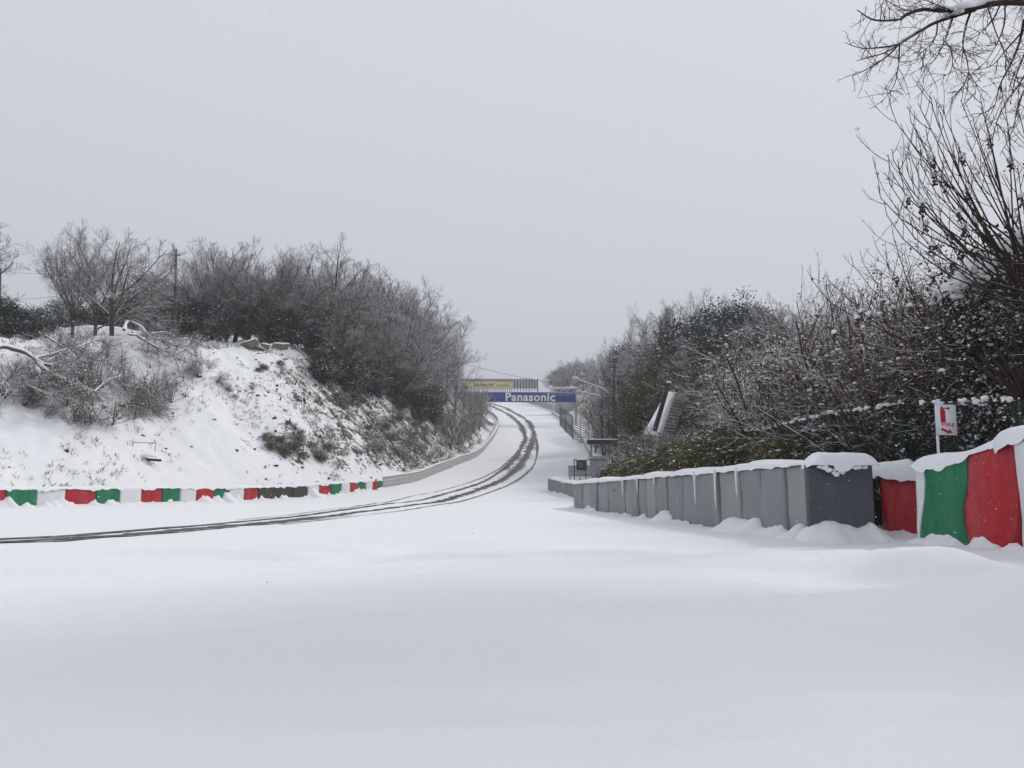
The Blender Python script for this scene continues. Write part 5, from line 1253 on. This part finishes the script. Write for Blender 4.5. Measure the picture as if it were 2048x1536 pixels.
for i in range(8): st.add([tr[1], tr[1].lerp(at(1960 + 20 * i, 715, 15.8), .6), at(1935 + 18 * i, 715 - 8 * i, 16)], [.05, .04, .03], 5)
parent_keep(link('trunk', st.mesh('trunk'), M['bark_near']), fs); parent_keep(link('crown', tw2.mesh('crown'), M['bark_near']), fs)
gg = np.random.default_rng(33)
for s_ in seeds:
    c = np.array([(s_.x + gg.normal() * .025, s_.y + gg.normal() * .025, s_.z - .22 * k / 14) for k in range(14)])
    v, f = blobs(c, gg.uniform(.015, .03, len(c)), gg, 1.0); parent_keep(link('seed_head', mesh_np('seed_head', v, [f], False), M['wood_dark']), fs)
c = np.array([(s_.x, s_.y, s_.z + .03) for s_ in seeds] + [tuple(t[0]) for t in tp[::9]]); v, f = blobs(c, np.concatenate([gg.uniform(.05, .09, len(seeds)), gg.uniform(.015, .05, len(c) - len(seeds))]), gg, .8, True, .12); parent_keep(link('snow_clumps', mesh_np('snow_clumps', v, [f]), M['snow']), fs)

# overhanging tree
ot = empty('overhanging_tree', (10.2, 11.6, H1(10.2, 11.6)), 'bare tree reaching a long drooping snow-topped branch over the shrub', 'tree')
r = random.Random(3); st, tw3, sn = Tubes(), Tubes(), Geo(); tp = []
lm = lambda pts, Y=11.2: [at(a, b, Y + .35 * math.sin(i * 1.7)) for i, (a, b) in enumerate(pts)]
limbs = [([(2330, 60), (2200, 10), (2048, 5), (1990, 7), (1930, 19), (1880, 21), (1845, 19), (1815, 28), (1797, 39), (1749, 40), (1714, 20)], .085, .006),
         ([(1950, 19), (1915, 30), (1873, 44), (1840, 62), (1797, 88), (1760, 95), (1720, 96), (1690, 85)], .036, .005),
         ([(1798, 89), (1770, 105), (1735, 116), (1712, 122)], .014, .004), ([(1797, 90), (1775, 112), (1745, 132), (1715, 147), (1700, 150)], .014, .004),
         ([(1799, 90), (1798, 115), (1796, 135), (1790, 166), (1775, 190), (1762, 206)], .013, .004),
         ([(1940, 27), (1932, 50), (1928, 70), (1926, 94), (1934, 120), (1938, 145), (1952, 170), (1948, 200)], .019, .004),
         ([(1906, 34), (1898, 58), (1889, 82), (1880, 100), (1871, 118), (1855, 130), (1838, 138)], .014, .004),
         ([(1875, 44), (1872, 70), (1858, 92), (1838, 110), (1832, 125), (1810, 132)], .012, .004),
         ([(1850, 20), (1825, 22), (1806, 18), (1785, 8), (1765, -5)], .013, .004), ([(1900, 20), (1870, 8), (1840, -4)], .012, .005),
         ([(1889, 82), (1900, 95), (1905, 118), (1900, 145), (1880, 152)], .010, .004),
         ([(2048, 40), (2040, 80), (2025, 120), (2000, 170), (1990, 210), (1975, 240)], .022, .005), ([(2000, 10), (1985, 40), (1960, 66), (1930, 86)], .013, .004),
         ([(2090, 10), (2070, 60), (2048, 110), (2030, 160), (2020, 210)], .02, .005), ([(2120, 10), (2060, -40), (1960, -60), (1880, -40), (1820, -10)], .03, .006),
         ([(2010, 8), (2008, 50), (1990, 95), (1965, 130), (1940, 150)], .013, .004), ([(1975, 12), (1990, 60), (2010, 110), (2012, 150)], .012, .004), ([(2048, 60), (2012, 100), (1985, 130), (1955, 140)], .014, .004), ([(2100, 60), (2050, 150), (2012, 205), (1990, 255), (1982, 310)], .018, .004), ([(2080, 120), (2040, 200), (2025, 260), (2000, 310)], .014, .004), ([(1938, 145), (1925, 175), (1905, 195)], .009, .004), ([(1990, 210), (1970, 225), (1945, 228)], .009, .004)]
for pix, r0, r1 in limbs:
    pts = catmull([tuple(p) for p in lm(pix)], .10)
    k = len(pts); st.add([Vector(p) for p in pts], list(np.linspace(r0, r1, k)), 6)
    for q_ in range(int(k * 1.15)):
        i = r.randrange(k // 6, k - 1); d0 = Vector(pts[i + 1] - pts[i]).normalized()
        if r.random() < .6: grow(r, Vector(pts[i]), turn(d0, r.uniform(.5, 1.3), r), r.uniform(.15, .55), .006, 0, [dict(seg=4, jit=.18, up=-.06, n=3, tip=.6), dict(k=4, start=.2, ang=(30, 70), len=(.25, .5), rad=.75, seg=3, jit=.15, up=.06, n=3, rmin=.0035)], [tw3], tp)
tr = [Vector((10.2, 11.6, H1(10.2, 11.6) - .4)), Vector((10.1, 11.5, 3)), Vector((10.0, 11.4, 6)), at(2330, 60, 11.2)]
st.add(tr, [.2, .17, .14, .09], 9)
for e_ in ((10.8, 11.8, 8.0), (11.6, 13.8, 9.0), (10.4, 12.8, 11.5)): st.add([tr[1], (tr[2] + Vector(e_)) / 2, Vector(e_) + Vector((0, 0, .3))], [.15, .12, .10], 8)
parent_keep(link('trunk', st.mesh('trunk'), M['bark_near']), ot); parent_keep(link('crown', tw3.mesh('crown'), M['bark_near']), ot)
for pix, w_ in (([(2100, 4), (2048, 1), (1990, 4), (1950, 12), (1916, 18)], .05), ([(1912, 20), (1880, 18), (1862, 17)], .03), ([(1925, 25), (1900, 33), (1876, 41)], .035), ([(1838, 62), (1820, 74), (1800, 85)], .02)):
    sn.tube(catmull([tuple(p + Vector((0, 0, w_ * .9))) for p in lm(pix)], .08), w_, 7)
parent_keep(sn.obj('snow_line', M['snow'], None, True), ot)
# its upper crown, above the frame, which lightly shades the deep snow
for k_, (dx, dy, dz, sc_, rz_) in enumerate(((.6, .2, 8.0, 1.1, .4), (1.4, 2.2, 9.0, 1.1, 2.6), (.2, 1.2, 11.5, .9, 1.3))):
    for n_, me_, m_ in VT[k_ % 3 + 1][0]:
        c_ = link('upper_crown', me_, M[m_]); c_.parent = ot; c_.location = (dx, dy, dz); c_.scale = (sc_,) * 3; c_.rotation_euler = (0, 0, rz_)

for x, y, h_, lab in ((12.2, 10.2, 12.5, 'slim bare tree behind the tall barrier next to the overhanging tree'), (13.2, 7.6, 13.5, 'bare tree behind the green end of the tall barrier')):
    plant('bare_tree', VT[int(y) % 3], x, y, lab, 'tree', sc=h_ / VT[int(y) % 3][1], r=R1, sxy=.7)
# ------------------------------------------------------------------ fire sign
fy = 14.9
p0, p1_ = at(1869, 893, fy), at(1872, 990, fy)
fg = empty('fire_sign', (p0.x, fy, H1(p0.x, fy)), 'white sign with red extinguisher, lettering and arrow on a pole', 'sign')
cx, cz, sw_, sh_ = at(1889.5, 839, fy).x, at(1889.5, 839, fy).z, .425, .595
x_ = Vector((1, 0, .0)); 
g = Geo(); g.box((cx, fy, cz), (sw_, .02, sh_)); parent_keep(g.obj('plate', M['sign_white']), fg)
g = Geo(); g.tube([(cx - .165, fy + .04, H1(p0.x, fy) - .3), (cx - .165, fy + .04, cz + .26)], .026, 9); parent_keep(g.obj('pole', M['sign_white'], None, True), fg)
def flat(name, poly, yoff=-.0125):
    poly = np.array(poly, float); n = len(poly); V = [(cx + a * sw_, fy + yoff, cz + b * sh_) for a, b in poly] + [(cx + a * sw_, fy + yoff + .002, cz + b * sh_) for a, b in poly]
    me = bpy.data.meshes.new(name); me.from_pydata(V, [], [list(range(n)), list(range(2 * n - 1, n - 1, -1))] + [[i, i + n, (i + 1) % n + n, (i + 1) % n] for i in range(n)]); me.update()
    return parent_keep(link(name, me, M['sign_red']), fg)
flat('extinguisher_mark', [(-.28, -.09), (-.28, .27), (-.25, .32), (-.19, .345), (-.12, .345), (-.06, .32), (-.03, .27), (-.03, -.09)])
flat('extinguisher_mark', [(-.21, .345), (-.12, .345), (-.05, .36), (.18, .33), (.18, .425), (-.04, .385), (-.13, .39), (-.16, .44), (-.22, .44), (-.26, .38), (-.30, .31), (-.28, .30), (-.24, .35)], -.0135)
flat('arrow', [(-.32, -.33), (-.22, -.265), (.06, -.355), (.14, -.315), (.29, -.43), (-.05, -.455), (.01, -.425)])
put_text('lettering', 'FIRE', (cx + .03, fy - .013, cz - .158 * sh_ - .005), (1, 0, 0), (0, 0, 1), 'sign_red', fg, size=.098, bold=.0012, spacing=1.08, extrude=.001, sx=1.45)
fg.rotation_euler = (0, math.radians(1.0), math.radians(6))

# ------------------------------------------------------------------ falling snow and air
g = np.random.default_rng(99); n = 2200
y = g.uniform(4.5, 34, n); x = g.uniform(-.75, .75, n) * y; z = g.uniform(0, 1, n) * (.75 * y + 1.2)
keep = z > H(x, y) + .2
c = np.stack([x, y, z], -1)[keep]
v, f = blobs(c, g.uniform(.0035, .0075, len(c)), g, .8, False, .2)
tag(link('snowflakes', mesh_np('snowflakes', v, [f]), M['snow']), 'snowflakes drifting through the air', 'snowflakes', kind='stuff')
hz = NT('cold_haze'); hz.t.nodes.remove(hz.b)
pv = hz.t.nodes.new('ShaderNodeVolumePrincipled'); pv.inputs['Color'].default_value = (.93, .95, 1.0, 1); pv.inputs['Density'].default_value = .0009; pv.inputs['Anisotropy'].default_value = .2
hz.t.links.new(pv.outputs[0], hz.t.nodes['Material Output'].inputs['Volume'])
g = Geo(); g.box((0, 640, 54), (1500, 1560, 114)); tag(g.obj('haze', hz.m), 'thin cold snowy haze hanging over the whole valley', 'haze', kind='stuff')
